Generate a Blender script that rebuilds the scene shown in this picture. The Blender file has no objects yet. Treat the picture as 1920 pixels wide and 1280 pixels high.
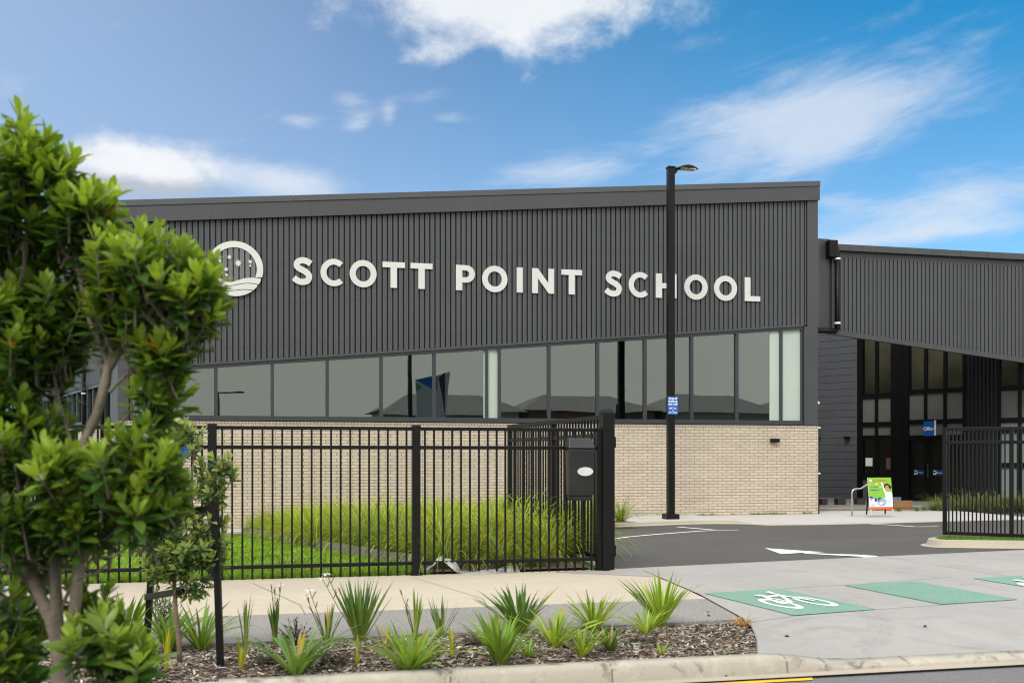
import bpy, bmesh, math, random
from mathutils import Vector, Matrix
from mathutils.geometry import tessellate_polygon

R = math.radians
rng = random.Random(7)
SC = bpy.context.scene
COL = SC.collection

# ------------------------------------------------------------------ camera
# street frame: +X along the kerb (rightwards), +Y towards the school, metres
TH = R(13.3)
CS, SN = math.cos(TH), math.sin(TH)
FPX, HZ, CH = 1950.0, 856.0, 1.45
CAM = Vector((0, 0, CH))
cd = bpy.data.cameras.new('camera')
cam = bpy.data.objects.new('camera', cd)
COL.objects.link(cam)
cam.location = CAM
cam.rotation_euler = (R(90), 0, -TH)
cd.sensor_width = 36
cd.lens = FPX * 36 / 1920
cd.shift_y = (HZ - 640) / 1920
cd.clip_end = 3000
cd.dof.use_dof = True
cd.dof.focus_distance = 22
cd.dof.aperture_fstop = 3.4
SC.camera = cam

# ------------------------------------------------------------------ sky + sun
SUN_EL, SUN_AZ = R(47), R(-148)          # azimuth clockwise from +Y
w = bpy.data.worlds.new('World')
SC.world = w
w.use_nodes = True
wt = w.node_tree
wt.nodes.clear()


def wn(t, **kw):
    n = wt.nodes.new(t)
    for k, v in kw.items():
        setattr(n, k, v)
    return n


def plug(tree, s, v):
    if isinstance(v, (int, float)):
        s.default_value = v
    elif isinstance(v, tuple):
        s.default_value = v if len(s.default_value) == len(v) else v + (1,)
    else:
        tree.links.new(v, s)


def wm(op, a, b=0.0, c=0.0, clamp=False):
    n = wn('ShaderNodeMath', operation=op, use_clamp=clamp)
    plug(wt, n.inputs[0], a)
    plug(wt, n.inputs[1], b)
    plug(wt, n.inputs[2], c)
    return n.outputs[0]


def wsmooth(x, lo, hi, olo=0.0, ohi=1.0):
    n = wn('ShaderNodeMapRange', interpolation_type='SMOOTHSTEP')
    plug(wt, n.inputs['Value'], x)
    n.inputs['From Min'].default_value = lo
    n.inputs['From Max'].default_value = hi
    n.inputs['To Min'].default_value = olo
    n.inputs['To Max'].default_value = ohi
    return n.outputs[0]


def wmix(f, a, b, mode='MIX'):
    n = wn('ShaderNodeMix', data_type='RGBA', blend_type=mode)
    plug(wt, n.inputs['Factor'], f)
    plug(wt, n.inputs['A'], a)
    plug(wt, n.inputs['B'], b)
    return n.outputs['Result']


def sky_angles(px, py):
    k = (px - 960) / FPX
    return math.atan(k) + TH, math.atan((HZ - py) / FPX / math.sqrt(1 + k * k))


tc = wn('ShaderNodeTexCoord')
sp = wn('ShaderNodeSeparateXYZ')
wt.links.new(tc.outputs['Generated'], sp.inputs[0])
AZ = wm('ARCTAN2', sp.outputs[0], sp.outputs[1])
EL = wm('ARCSINE', sp.outputs[2])


def ellipse(px, py, rx, ry, rot=0, gain=1.0):
    a0, e0 = sky_angles(px, py)
    u = wm('MULTIPLY', wm('SUBTRACT', AZ, a0), FPX / rx)
    v = wm('MULTIPLY', wm('SUBTRACT', EL, e0), FPX / ry)
    if rot:
        # rotate before scaling
        du = wm('SUBTRACT', AZ, a0)
        dv = wm('SUBTRACT', EL, e0)
        cr, sr = math.cos(R(rot)), math.sin(R(rot))
        u = wm('MULTIPLY', wm('ADD', wm('MULTIPLY', du, cr), wm('MULTIPLY', dv, sr)), FPX / rx)
        v = wm('MULTIPLY', wm('SUBTRACT', wm('MULTIPLY', dv, cr), wm('MULTIPLY', du, sr)), FPX / ry)
    d2 = wm('ADD', wm('MULTIPLY', u, u), wm('MULTIPLY', v, v))
    return wm('MULTIPLY', wm('EXPONENT', wm('MULTIPLY', d2, -1.0)), gain)


def cnoise(scale, sx, sy, rot, detail, rough, off, dist=0.0):
    cr, sr = math.cos(R(rot)), math.sin(R(rot))
    u = wm('ADD', wm('MULTIPLY', AZ, cr), wm('MULTIPLY', EL, sr))
    v = wm('SUBTRACT', wm('MULTIPLY', EL, cr), wm('MULTIPLY', AZ, sr))
    cx = wn('ShaderNodeCombineXYZ')
    plug(wt, cx.inputs[0], wm('MULTIPLY', u, sx))
    plug(wt, cx.inputs[1], wm('MULTIPLY', v, sy))
    cx.inputs[2].default_value = off
    n = wn('ShaderNodeTexNoise')
    wt.links.new(cx.outputs[0], n.inputs['Vector'])
    n.inputs['Scale'].default_value = scale
    n.inputs['Detail'].default_value = detail
    n.inputs['Roughness'].default_value = rough
    n.inputs['Distortion'].default_value = dist
    return n.outputs['Fac']


def total(lst):
    r = lst[0]
    for x in lst[1:]:
        r = wm('ADD', r, x)
    return r


sky = wn('ShaderNodeTexSky', sky_type='NISHITA')
sky.sun_disc = False
sky.sun_elevation = SUN_EL
sky.sun_rotation = SUN_AZ
sky.altitude = 50
sky.air_density = 1.0
sky.dust_density = 0.35
sky.ozone_density = 2.4
hs = wn('ShaderNodeHueSaturation')
hs.inputs['Saturation'].default_value = 1.04
hs.inputs['Value'].default_value = 0.096
wt.links.new(sky.outputs[0], hs.inputs['Color'])
skyc = hs.outputs[0]
# the blue deepens to the right of the street and pales to the left
aL, aR = sky_angles(100, 300)[0], sky_angles(1850, 300)[0]
deep = wsmooth(AZ, aL + 0.15, aR + 0.05)
skyc = wmix(deep, skyc, wmix(1.0, skyc, (0.62, 0.95, 1.06), 'MULTIPLY'))
hgt = wsmooth(EL, R(11), R(26))
skyc = wmix(wm('MULTIPLY', deep, hgt), skyc, wmix(1.0, skyc, (0.05, 0.88, 1.0), 'MULTIPLY'))
pale = wsmooth(AZ, aL - 0.15, aL + 0.42, 0.62, 0.0)
skyc = wmix(pale, skyc, (0.31, 0.43, 0.615))

cum = cnoise(11.0, 1.0, 1.6, 0, 12, 0.63, 3.3, 0.15)
wis = cnoise(9.0, 1.0, 3.6, 12, 12, 0.64, 8.1, 0.35)
wis2 = cnoise(7.0, 1.0, 3.8, 3, 12, 0.64, 1.7, 0.3)
d_cum = total([ellipse(830, -20, 210, 100, 0, 1.0), ellipse(1080, -20, 230, 120, 0, 1.0),
               ellipse(800, 108, 80, 22, 10, 0.62),
               ellipse(250, 320, 190, 55, 0, 1.25)])
a_cum = wsmooth(wm('ADD', d_cum, wm('MULTIPLY', wm('SUBTRACT', cum, 0.5), 1.9)), 0.34, 1.12)
d_w = total([ellipse(1560, 205, 260, 100, 10, 0.80), ellipse(1430, 245, 190, 60, 4, 0.6),
             ellipse(1540, 285, 110, 32, 18, 0.45), ellipse(1790, 135, 90, 26, 24, 0.2)])
a_w = wsmooth(wm('ADD', d_w, wm('MULTIPLY', wm('SUBTRACT', wis, 0.5), 1.7)), 0.18, 1.30, 0, 0.80)
d_w2 = total([ellipse(500, 335, 190, 38, -10, 0.95), ellipse(1050, 315, 200, 40, 4, 0.75),
              ellipse(1780, 395, 270, 50, 6, 0.85), ellipse(1560, 375, 60, 25, 0, 0.6),
              ellipse(1700, 445, 300, 18, 3, 0.5),
              ellipse(15, 165, 50, 45, 0, 0.6), ellipse(560, 228, 40, 14, 0, 0.55),
              ellipse(672, 232, 34, 16, 20, 0.62), ellipse(730, 220, 16, 30, 0, 0.5), ellipse(655, 185, 35, 18, 0, 0.5),
              ellipse(800, 180, 60, 14, 10, 0.42), ellipse(845, 222, 40, 10, 0, 0.42), ellipse(1330, 80, 120, 16, 0, 0.3)])
a_w2 = wsmooth(wm('ADD', d_w2, wm('MULTIPLY', wm('SUBTRACT', wis2, 0.5), 1.8)), 0.22, 1.25, 0, 0.85)
# grey underside of the cumulus on the left
under = wsmooth(wm('ADD', EL, wm('MULTIPLY', wm('SUBTRACT', cum, 0.5), 0.03)), sky_angles(330, 352)[1], sky_angles(330, 318)[1])
lowleft = wsmooth(AZ, sky_angles(560, 300)[0], sky_angles(440, 300)[0])
whit = wmix(cum, (0.49, 0.53, 0.58), (0.70, 0.71, 0.72))
whit = wmix(wm('MULTIPLY', wm('SUBTRACT', 1.0, under), lowleft), whit, (0.34, 0.38, 0.44))
skyc = wmix(a_w2, skyc, (0.52, 0.565, 0.63))
skyc = wmix(a_w, skyc, (0.49, 0.54, 0.62))
skyc = wmix(a_cum, skyc, whit)
# broken overcast overhead and behind the camera
ovn = cnoise(2.2, 1, 1, 0, 6, 0.55, 5.5)
ov = wm('ADD', wsmooth(EL, R(29), R(46)), wsmooth(wm('ABSOLUTE', wm('SUBTRACT', AZ, TH)), R(44), R(80)), clamp=True)
ovc = wmix(ovn, (0.80, 0.82, 0.83), (1.45, 1.43, 1.40))
behind = wsmooth(wm('ABSOLUTE', wm('SUBTRACT', AZ, TH)), R(100), R(150))
ovc = wmix(wm('MULTIPLY', behind, wsmooth(EL, R(30), R(4))), ovc, (0.74, 0.745, 0.70))
skyc = wmix(ov, skyc, ovc)
bg = wn('ShaderNodeBackground')
wt.links.new(skyc, bg.inputs['Color'])
bg.inputs['Strength'].default_value = 1.0
wo = wn('ShaderNodeOutputWorld')
wt.links.new(bg.outputs[0], wo.inputs[0])

sd = bpy.data.lights.new('sun', 'SUN')
sd.energy = 1.5
sd.angle = R(22)
sd.color = (1.0, 0.95, 0.87)
so = bpy.data.objects.new('sun', sd)
COL.objects.link(so)
sdir = Vector((math.sin(SUN_AZ) * math.cos(SUN_EL), math.cos(SUN_AZ) * math.cos(SUN_EL), math.sin(SUN_EL)))
so.rotation_euler = sdir.to_track_quat('Z', 'Y').to_euler()
so.location = (0, 0, 40)

SC.view_settings.view_transform = 'Standard'
SC.view_settings.look = 'None'
SC.view_settings.exposure = 0.55
SC.view_settings.gamma = 1.0
SC.cycles.use_denoising = True
SC.cycles.filter_width = 1.15
SC.cycles.max_bounces = 10
SC.cycles.transparent_max_bounces = 24
SC.cycles.sample_clamp_indirect = 6

# ------------------------------------------------------------------ projection helpers


def clamp(x, a=0.0, b=1.0):
    return max(a, min(b, x))


def sstep(x, a, b):
    t = clamp((x - a) / (b - a))
    return t * t * (3 - 2 * t)


def ray(px, py):
    k = (px - 960) / FPX
    return Vector((k * CS + SN, -k * SN + CS, (HZ - py) / FPX))


def at(px, py, Y):
    return CAM + ray(px, py) * Y


def pl(px, py, yp):
    r = ray(px, py)
    return CAM + r * (yp / r.y)


def gz(x, y):
    z = -0.02037 * clamp(y - 13, 0, 17)
    return z - 0.26 * clamp((8 - x) / 9) * clamp((y - 13) / 15)


def gza(x, y):
    return gz(x, y) - 0.03 - 0.10 * clamp((y - 14) / 8)


def gpt(px, py, f=gz, dz=0.0):
    r = ray(px, py)
    t = CH / -r.z
    for _ in range(40):
        p = CAM + r * t
        t = (CH - f(p.x, p.y) - dz) / -r.z
    return CAM + r * t


# ------------------------------------------------------------------ mesh + object helpers
class MB:
    def __init__(s):
        s.v, s.f, s.c = [], [], []

    def vert(s, p, c=None):
        s.v.append(tuple(p))
        s.c.append(c or (1, 1, 1))
        return len(s.v) - 1

    def poly(s, pts, c=None):
        s.f.append([s.vert(p, c) for p in pts])

    def box(s, lo, hi, c=None, M=None):
        x0, y0, z0 = lo
        x1, y1, z1 = hi
        p = [Vector(q) for q in ((x0, y0, z0), (x1, y0, z0), (x1, y1, z0), (x0, y1, z0),
                                 (x0, y0, z1), (x1, y0, z1), (x1, y1, z1), (x0, y1, z1))]
        if M is not None:
            p = [M @ q for q in p]
        i = [s.vert(q, c) for q in p]
        for q in ((0, 3, 2, 1), (4, 5, 6, 7), (0, 1, 5, 4), (1, 2, 6, 5), (2, 3, 7, 6), (3, 0, 4, 7)):
            s.f.append([i[j] for j in q])

    def hexa(s, b, t, c=None):
        """prism between two equal loops"""
        n = len(b)
        i = [s.vert(q, c) for q in b]
        j = [s.vert(q, c) for q in t]
        s.f.append(i[::-1])
        s.f.append(j)
        for k in range(n):
            s.f.append([i[k], i[(k + 1) % n], j[(k + 1) % n], j[k]])

    def tube(s, pts, rad, n=8, c=None, cap=True):
        pts = [Vector(p) for p in pts]
        if not isinstance(rad, (list, tuple)):
            rad = [rad] * len(pts)
        prev = None
        up = None
        for k, p in enumerate(pts):
            d = (pts[min(k + 1, len(pts) - 1)] - pts[max(k - 1, 0)]).normalized()
            if up is None:
                up = d.orthogonal().normalized()
            up = (up - d * up.dot(d))
            up = up.normalized() if up.length > 1e-6 else d.orthogonal().normalized()
            sd_ = d.cross(up)
            ring = [s.vert(p + (up * math.cos(2 * math.pi * a / n) + sd_ * math.sin(2 * math.pi * a / n)) * rad[k], c) for a in range(n)]
            if prev:
                for a in range(n):
                    s.f.append([prev[a], prev[(a + 1) % n], ring[(a + 1) % n], ring[a]])
            elif cap:
                s.f.append(ring[::-1])
            prev = ring
        if cap:
            s.f.append(prev)

    def shape(s, outer, holes, M, depth, c=None):
        """flat outline (2D, with holes) extruded by depth; M maps (x, z, y-depth)"""
        loops = [[Vector((a, b, 0)) for a, b in outer]] + [[Vector((a, b, 0)) for a, b in h] for h in holes]
        tris = tessellate_polygon(loops)
        flat = [p for l in loops for p in l]
        fr = [s.vert(M(p.x, p.y, depth), c) for p in flat]
        bk = [s.vert(M(p.x, p.y, 0), c) for p in flat]
        for t in tris:
            s.f.append([fr[i] for i in t])
            s.f.append([bk[i] for i in t][::-1])
        o = 0
        for l in loops:
            n = len(l)
            for k in range(n):
                a, b = o + k, o + (k + 1) % n
                s.f.append([fr[a], fr[b], bk[b], bk[a]])
            o += n

    def obj(s, name, m, parent=None, smooth=False, fixn=False):
        me = bpy.data.meshes.new(name)
        me.from_pydata(s.v, [], s.f)
        at_ = me.color_attributes.new('Col', 'FLOAT_COLOR', 'POINT')
        flat = []
        for c in s.c:
            flat += [c[0], c[1], c[2], 1.0]
        at_.data.foreach_set('color', flat)
        if fixn:
            bm = bmesh.new()
            bm.from_mesh(me)
            bmesh.ops.recalc_face_normals(bm, faces=bm.faces)
            bm.to_mesh(me)
            bm.free()
        if smooth:
            me.polygons.foreach_set('use_smooth', [True] * len(me.polygons))
        me.materials.append(m)
        me.update()
        o = bpy.data.objects.new(name, me)
        COL.objects.link(o)
        if parent is not None:
            o.parent = parent
            o.matrix_parent_inverse = Matrix.Translation(-parent.location) if parent.type == 'EMPTY' and parent.parent is None else Matrix()
        return o


def bevel(o, wd=0.006, seg=2):
    b = o.modifiers.new('bevel', 'BEVEL')
    b.width = wd
    b.segments = seg
    b.limit_method = 'ANGLE'
    return o


def tag(o, label, cat, group=None):
    o['label'] = label
    o['category'] = cat
    if group:
        o['group'] = group
    return o


def thing(name, label, cat, loc=(0, 0, 0), group=None):
    o = bpy.data.objects.new(name, None)
    o.empty_display_size = 0.1
    COL.objects.link(o)
    o.location = loc
    return tag(o, label, cat, group)


def struct(o, kind='structure'):
    o['kind'] = kind
    return o


def copy_tree(o, parent=None):
    c = o.copy()
    COL.objects.link(c)
    if parent is not None:
        c.parent = parent
    for ch in [x for x in COL.objects if x.parent == o]:
        copy_tree(ch, c)
    return c


# ------------------------------------------------------------------ materials
MATS = {}


def nodes(name):
    m = bpy.data.materials.new(name)
    m.use_nodes = True
    t = m.node_tree
    b = t.nodes['Principled BSDF']
    return m, t, b


def tnode(t, ty, **kw):
    n = t.nodes.new(ty)
    for k, v in kw.items():
        setattr(n, k, v)
    return n


def tmix(t, f, a, b, mode='MIX'):
    n = tnode(t, 'ShaderNodeMix', data_type='RGBA', blend_type=mode)
    plug(t, n.inputs['Factor'], f)
    plug(t, n.inputs['A'], a)
    plug(t, n.inputs['B'], b)
    return n.outputs['Result']


def tnoise(t, scale, detail=4, rough=0.55, vec=None, sc=(1, 1, 1), dist=0.0):
    if vec is None:
        vec = tnode(t, 'ShaderNodeTexCoord').outputs['Object']
    mp = tnode(t, 'ShaderNodeMapping')
    t.links.new(vec, mp.inputs[0])
    mp.inputs['Scale'].default_value = sc
    n = tnode(t, 'ShaderNodeTexNoise')
    t.links.new(mp.outputs[0], n.inputs['Vector'])
    n.inputs['Scale'].default_value = scale
    n.inputs['Detail'].default_value = detail
    n.inputs['Roughness'].default_value = rough
    n.inputs['Distortion'].default_value = dist
    return n.outputs['Fac']


def tramp(t, f, lo, hi, a=0.0, b=1.0):
    n = tnode(t, 'ShaderNodeMapRange')
    plug(t, n.inputs['Value'], f)
    n.inputs['From Min'].default_value = lo
    n.inputs['From Max'].default_value = hi
    n.inputs['To Min'].default_value = a
    n.inputs['To Max'].default_value = b
    return n.outputs[0]


def tbump(t, b, h, strength, dist=0.01):
    n = tnode(t, 'ShaderNodeBump')
    n.inputs['Strength'].default_value = strength
    n.inputs['Distance'].default_value = dist
    plug(t, n.inputs['Height'], h)
    t.links.new(n.outputs[0], b.inputs['Normal'])


def mat(name, col, rough=0.6, metal=0.0, var=0.12, vscale=3.0, bump=0.0, bscale=60, spec=0.5, stretch=(1, 1, 1)):
    m, t, b = nodes(name)
    c2 = tuple(x * (1 - var) for x in col)
    c1 = tuple(min(1, x * (1 + var)) for x in col)
    n = tnoise(t, vscale, 5, 0.6, sc=stretch)
    t.links.new(tmix(t, tramp(t, n, 0.3, 0.7), c2, c1), b.inputs['Base Color'])
    b.inputs['Roughness'].default_value = rough
    b.inputs['Metallic'].default_value = metal
    b.inputs['Specular IOR Level'].default_value = spec
    if bump:
        tbump(t, b, tnoise(t, bscale, 4), bump)
    return m


def leafmat(name, rough=0.42, trans=0.3, spec=0.4):
    m, t, b = nodes(name)
    ca = tnode(t, 'ShaderNodeVertexColor', layer_name='Col')
    t.links.new(ca.outputs[0], b.inputs['Base Color'])
    b.inputs['Roughness'].default_value = rough
    b.inputs['Specular IOR Level'].default_value = spec
    tr = tnode(t, 'ShaderNodeBsdfTranslucent')
    t.links.new(tmix(t, 1.0, ca.outputs[0], (1.5, 1.5, 0.7), 'MULTIPLY'), tr.inputs[0])
    mx = tnode(t, 'ShaderNodeMixShader')
    mx.inputs[0].default_value = trans
    t.links.new(b.outputs[0], mx.inputs[1])
    t.links.new(tr.outputs[0], mx.inputs[2])
    t.links.new(mx.outputs[0], t.nodes['Material Output'].inputs[0])
    return m


def colmat(name, rough=0.7, spec=0.3):
    m, t, b = nodes(name)
    ca = tnode(t, 'ShaderNodeVertexColor', layer_name='Col')
    t.links.new(ca.outputs[0], b.inputs['Base Color'])
    b.inputs['Roughness'].default_value = rough
    b.inputs['Specular IOR Level'].default_value = spec
    return m


def glassmat(name, refl, tint, rough=0.0, gcol=(0.9, 0.95, 0.93)):
    m = bpy.data.materials.new(name)
    m.use_nodes = True
    t = m.node_tree
    t.nodes.remove(t.nodes['Principled BSDF'])
    g = tnode(t, 'ShaderNodeBsdfGlossy')
    g.inputs['Color'].default_value = gcol + (1,)
    g.inputs['Roughness'].default_value = rough
    tr = tnode(t, 'ShaderNodeBsdfTransparent')
    tr.inputs[0].default_value = tint + (1,)
    fr = tnode(t, 'ShaderNodeFresnel')
    fr.inputs[0].default_value = 1.5
    f = tnode(t, 'ShaderNodeMath', operation='ADD', use_clamp=True)
    f.inputs[1].default_value = refl
    t.links.new(fr.outputs[0], f.inputs[0])
    # very slight bow of float glass
    bp = tnode(t, 'ShaderNodeBump')
    bp.inputs['Strength'].default_value = 0.09
    bp.inputs['Distance'].default_value = 0.02
    t.links.new(tnoise(t, 0.6, 1), bp.inputs['Height'])
    t.links.new(bp.outputs[0], g.inputs['Normal'])
    mx = tnode(t, 'ShaderNodeMixShader')
    t.links.new(f.outputs[0], mx.inputs[0])
    t.links.new(tr.outputs[0], mx.inputs[1])
    t.links.new(g.outputs[0], mx.inputs[2])
    t.links.new(mx.outputs[0], t.nodes['Material Output'].inputs[0])
    return m


def brickmat(name, bw, rh, mortar=0.008, offset=0.5, along='X', origin=(0, 0), c1=(0.56, 0.48, 0.378), c2=(0.49, 0.42, 0.33), cm=(0.20, 0.168, 0.142)):
    m, t, b = nodes(name)
    tcn = tnode(t, 'ShaderNodeTexCoord')
    s_ = tnode(t, 'ShaderNodeSeparateXYZ')
    t.links.new(tcn.outputs['Object'], s_.inputs[0])
    cx = tnode(t, 'ShaderNodeCombineXYZ')
    if along == 'X':
        ux = s_.outputs[0]
    else:                                   # along a slanted wall: use length in plan
        v = tnode(t, 'ShaderNodeVectorMath', operation='DOT_PRODUCT')
        t.links.new(tcn.outputs['Object'], v.inputs[0])
        v.inputs[1].default_value = along
        ux = v.outputs['Value']
    a1 = tnode(t, 'ShaderNodeMath', operation='ADD')
    t.links.new(ux, a1.inputs[0])
    a1.inputs[1].default_value = origin[0] + 200 * bw
    a2 = tnode(t, 'ShaderNodeMath', operation='ADD')
    t.links.new(s_.outputs[2], a2.inputs[0])
    a2.inputs[1].default_value = origin[1] + 200 * rh
    t.links.new(a1.outputs[0], cx.inputs[0])
    t.links.new(a2.outputs[0], cx.inputs[1])
    bt = tnode(t, 'ShaderNodeTexBrick')
    bt.offset = offset
    t.links.new(cx.outputs[0], bt.inputs['Vector'])
    bt.inputs['Scale'].default_value = 1
    bt.inputs['Brick Width'].default_value = bw
    bt.inputs['Row Height'].default_value = rh
    bt.inputs['Mortar Size'].default_value = mortar
    bt.inputs['Mortar Smooth'].default_value = 0.1
    bt.inputs['Bias'].default_value = 0.0
    bt.inputs['Color1'].default_value = c1 + (1,)
    bt.inputs['Color2'].default_value = c2 + (1,)
    bt.inputs['Mortar'].default_value = cm + (1,)
    n = tnoise(t, 1.3, 5, 0.65, sc=(1, 1, 2.0))
    n2 = tnoise(t, 35, 3, 0.6, sc=(1, 1, 3))
    c = tmix(t, 1.0, bt.outputs['Color'], tmix(t, tramp(t, n, 0.3, 0.7), (0.90, 0.89, 0.87), (1.04, 1.04, 1.04)), 'MULTIPLY')
    c = tmix(t, 1.0, c, tmix(t, n2, (0.90, 0.90, 0.90), (1.08, 1.08, 1.08)), 'MULTIPLY')
    t.links.new(c, b.inputs['Base Color'])
    b.inputs['Roughness'].default_value = 0.8
    inv = tnode(t, 'ShaderNodeMath', operation='SUBTRACT')
    inv.inputs[0].default_value = 1.0
    t.links.new(bt.outputs['Fac'], inv.inputs[1])
    tbump(t, b, inv.outputs[0], 0.6, 0.008)
    return m


def groundmat(name, base, var, rough, fine, fscale, bump, stains=None, spec=0.4, streak=(1, 1, 1)):
    """large mottling + fine aggregate; stains = list of (scale, lo, hi, colour, amount)"""
    m, t, b = nodes(name)
    pos = tnode(t, 'ShaderNodeNewGeometry').outputs['Position']
    n1 = tnoise(t, 0.7, 6, 0.62, pos, streak)
    n2 = tnoise(t, fscale, 3, 0.7, pos)
    c = tmix(t, tramp(t, n1, 0.3, 0.7), tuple(x * (1 - var) for x in base), tuple(x * (1 + var) for x in base))
    c = tmix(t, 1.0, c, tmix(t, tramp(t, n2, 0.25, 0.75), (1 - fine,) * 3, (1 + fine,) * 3), 'MULTIPLY')
    for sc_, lo, hi, colr, amt in (stains or []):
        f = tramp(t, tnoise(t, sc_, 6, 0.65, pos, dist=0.6), lo, hi, 0, amt)
        c = tmix(t, f, c, colr)
    t.links.new(c, b.inputs['Base Color'])
    b.inputs['Roughness'].default_value = rough
    b.inputs['Specular IOR Level'].default_value = spec
    if bump:
        tbump(t, b, n2, bump, 0.004)
    return m


M_clad = mat('charcoal_steel', (0.068, 0.0725, 0.079), 0.42, 0.0, 0.06, 0.6, spec=0.45)
M_clad2 = mat('charcoal_flashing', (0.049, 0.0515, 0.056), 0.42, 0.0, 0.10, 0.8, spec=0.5, bump=0.02, bscale=1.5)
M_board = mat('blue_grey_weatherboard', (0.092, 0.097, 0.110), 0.45, 0, 0.08, 2.0, spec=0.5)
M_black = mat('black_powdercoat', (0.0055, 0.0055, 0.006), 0.42, 0, 0.2, 6, spec=0.22)
M_blackwall = mat('black_cladding', (0.012, 0.013, 0.016), 0.5, 0, 0.2, 3, spec=0.35)
M_frame = mat('grey_window_frame', (0.032, 0.035, 0.044), 0.38, 0.0, 0.05, 3)
M_white = mat('white_letter', (0.60, 0.61, 0.59), 0.5, 0, 0.05, 1.5)
M_glass = glassmat('tinted_glass', 0.115, (0.62, 0.68, 0.65), gcol=(0.92, 0.96, 0.92))
M_glass2 = glassmat('entrance_glass', 0.02, (0.66, 0.68, 0.60))
M_frost = mat('frosted_glass', (0.13, 0.14, 0.125), 0.22, 0, 0.08, 0.8)
M_room = mat('interior_grey', (0.07, 0.075, 0.07), 0.9)
M_tan = mat('interior_tan', (0.18, 0.165, 0.125), 0.9, 0, 0.12, 2)
M_pale = mat('pale_blind', (0.80, 0.86, 0.80), 0.8, 0, 0.03)
M_steel = mat('brushed_steel', (0.55, 0.54, 0.50), 0.3, 1.0, 0.05)
M_blue = mat('sign_blue', (0.010, 0.100, 0.42), 0.4, 0, 0.04)
M_bluedk = mat('door_band_blue', (0.006, 0.035, 0.13), 0.4, 0, 0.04)
M_signwhite = mat('sign_white', (0.82, 0.83, 0.85), 0.5, 0, 0.02)
M_col = colmat('painted_print', 0.55)
M_leaf = leafmat('leaf', 0.36, 0.36, 0.5)
M_strap = leafmat('strap_leaf', 0.36, 0.36, 0.45)
M_grass = leafmat('grass_blade', 0.55, 0.35, 0.2)
M_bark = mat('bark', (0.165, 0.138, 0.105), 0.9, 0, 0.45, 12, bump=0.9, bscale=40, stretch=(1, 1, 0.35))
M_bark2 = mat('young_bark', (0.16, 0.115, 0.08), 0.9, 0, 0.35, 14, bump=0.4, bscale=60)
M_wood = mat('timber', (0.26, 0.115, 0.045), 0.6, 0, 0.25, 5, stretch=(1, 1, 6))
M_woodpale = mat('pale_timber', (0.60, 0.44, 0.27), 0.6, 0, 0.1, 5)
M_greytimber = mat('weathered_timber', (0.17, 0.155, 0.15), 0.85, 0, 0.25, 4, stretch=(0.3, 1, 4))
M_conc = groundmat('driveway_concrete', (0.315, 0.305, 0.290), 0.085, 0.75, 0.10, 45, 0.2,
                   [(0.9, 0.55, 0.80, (0.25, 0.225, 0.21), 0.45), (2.5, 0.56, 0.72, (0.40, 0.37, 0.32), 0.45), (1.6, 0.54, 0.7, (0.23, 0.215, 0.205), 0.45)], streak=(1, 0.35, 1))
M_path = groundmat('beige_footpath', (0.43, 0.378, 0.295), 0.06, 0.85, 0.09, 50, 0.2,
                   [(1.6, 0.58, 0.85, (0.33, 0.29, 0.23), 0.45), (4.5, 0.52, 0.68, (0.50, 0.45, 0.36), 0.5)], streak=(0.25, 1, 1))
M_strip = groundmat('exposed_aggregate', (0.225, 0.215, 0.20), 0.10, 0.9, 0.50, 38, 0.8,
                    [(0.8, 0.55, 0.8, (0.33, 0.30, 0.26), 0.5)])
M_path2 = groundmat('pale_concrete', (0.43, 0.425, 0.41), 0.05, 0.8, 0.04, 60, 0.1)
M_kerb = groundmat('kerb_concrete', (0.37, 0.345, 0.285), 0.10, 0.85, 0.09, 60, 0.35,
                   [(2.2, 0.53, 0.63, (0.12, 0.11, 0.095), 0.8), (5.0, 0.52, 0.62, (0.46, 0.42, 0.34), 0.6)], streak=(0.6, 1, 1))
M_kerb2 = groundmat('kerb_concrete_clean', (0.40, 0.365, 0.29), 0.08, 0.85, 0.06, 60, 0.25,
                    [(3.0, 0.60, 0.76, (0.14, 0.13, 0.11), 0.6)])
M_asph = groundmat('asphalt', (0.070, 0.067, 0.063), 0.16, 0.8, 0.38, 30, 0.5,
                   [(0.35, 0.52, 0.75, (0.082, 0.078, 0.073), 0.5), (1.2, 0.60, 0.8, (0.045, 0.043, 0.042), 0.5)], streak=(0.4, 1, 1))
M_road = groundmat('road_asphalt', (0.14, 0.14, 0.143), 0.10, 0.85, 0.45, 75, 0.8, [(0.5, 0.55, 0.8, (0.12, 0.118, 0.115), 0.5)])
M_gutter = groundmat('gutter_concrete', (0.36, 0.325, 0.26), 0.1, 0.85, 0.1, 60, 0.3, [(3.0, 0.55, 0.75, (0.28, 0.25, 0.20), 0.6)])
M_mulchbase = groundmat('mulch_soil', (0.075, 0.055, 0.042), 0.35, 0.95, 0.5, 60, 1.0)
M_soil = groundmat('bare_soil', (0.085, 0.058, 0.04), 0.3, 0.95, 0.4, 50, 0.8)
M_lawn = groundmat('lawn_soil', (0.06, 0.12, 0.014), 0.3, 0.95, 0.5, 60, 0.6)
M_terrain = groundmat('terrain', (0.10, 0.13, 0.06), 0.3, 0.95, 0.3, 10, 0.0)
M_green = groundmat('green_cycle_paint', (0.155, 0.285, 0.22), 0.10, 0.8, 0.28, 38, 0.5, [(1.1, 0.52, 0.72, (0.20, 0.32, 0.26), 0.5), (9, 0.60, 0.75, (0.22, 0.26, 0.23), 0.45), (2.2, 0.60, 0.8, (0.10, 0.26, 0.18), 0.5), (30, 0.70, 0.74, (0.05, 0.11, 0.08), 0.8)])
M_mark = groundmat('white_road_paint', (0.72, 0.72, 0.69), 0.04, 0.7, 0.06, 50, 0.1, [(6, 0.60, 0.72, (0.40, 0.39, 0.37), 0.5)])
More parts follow.
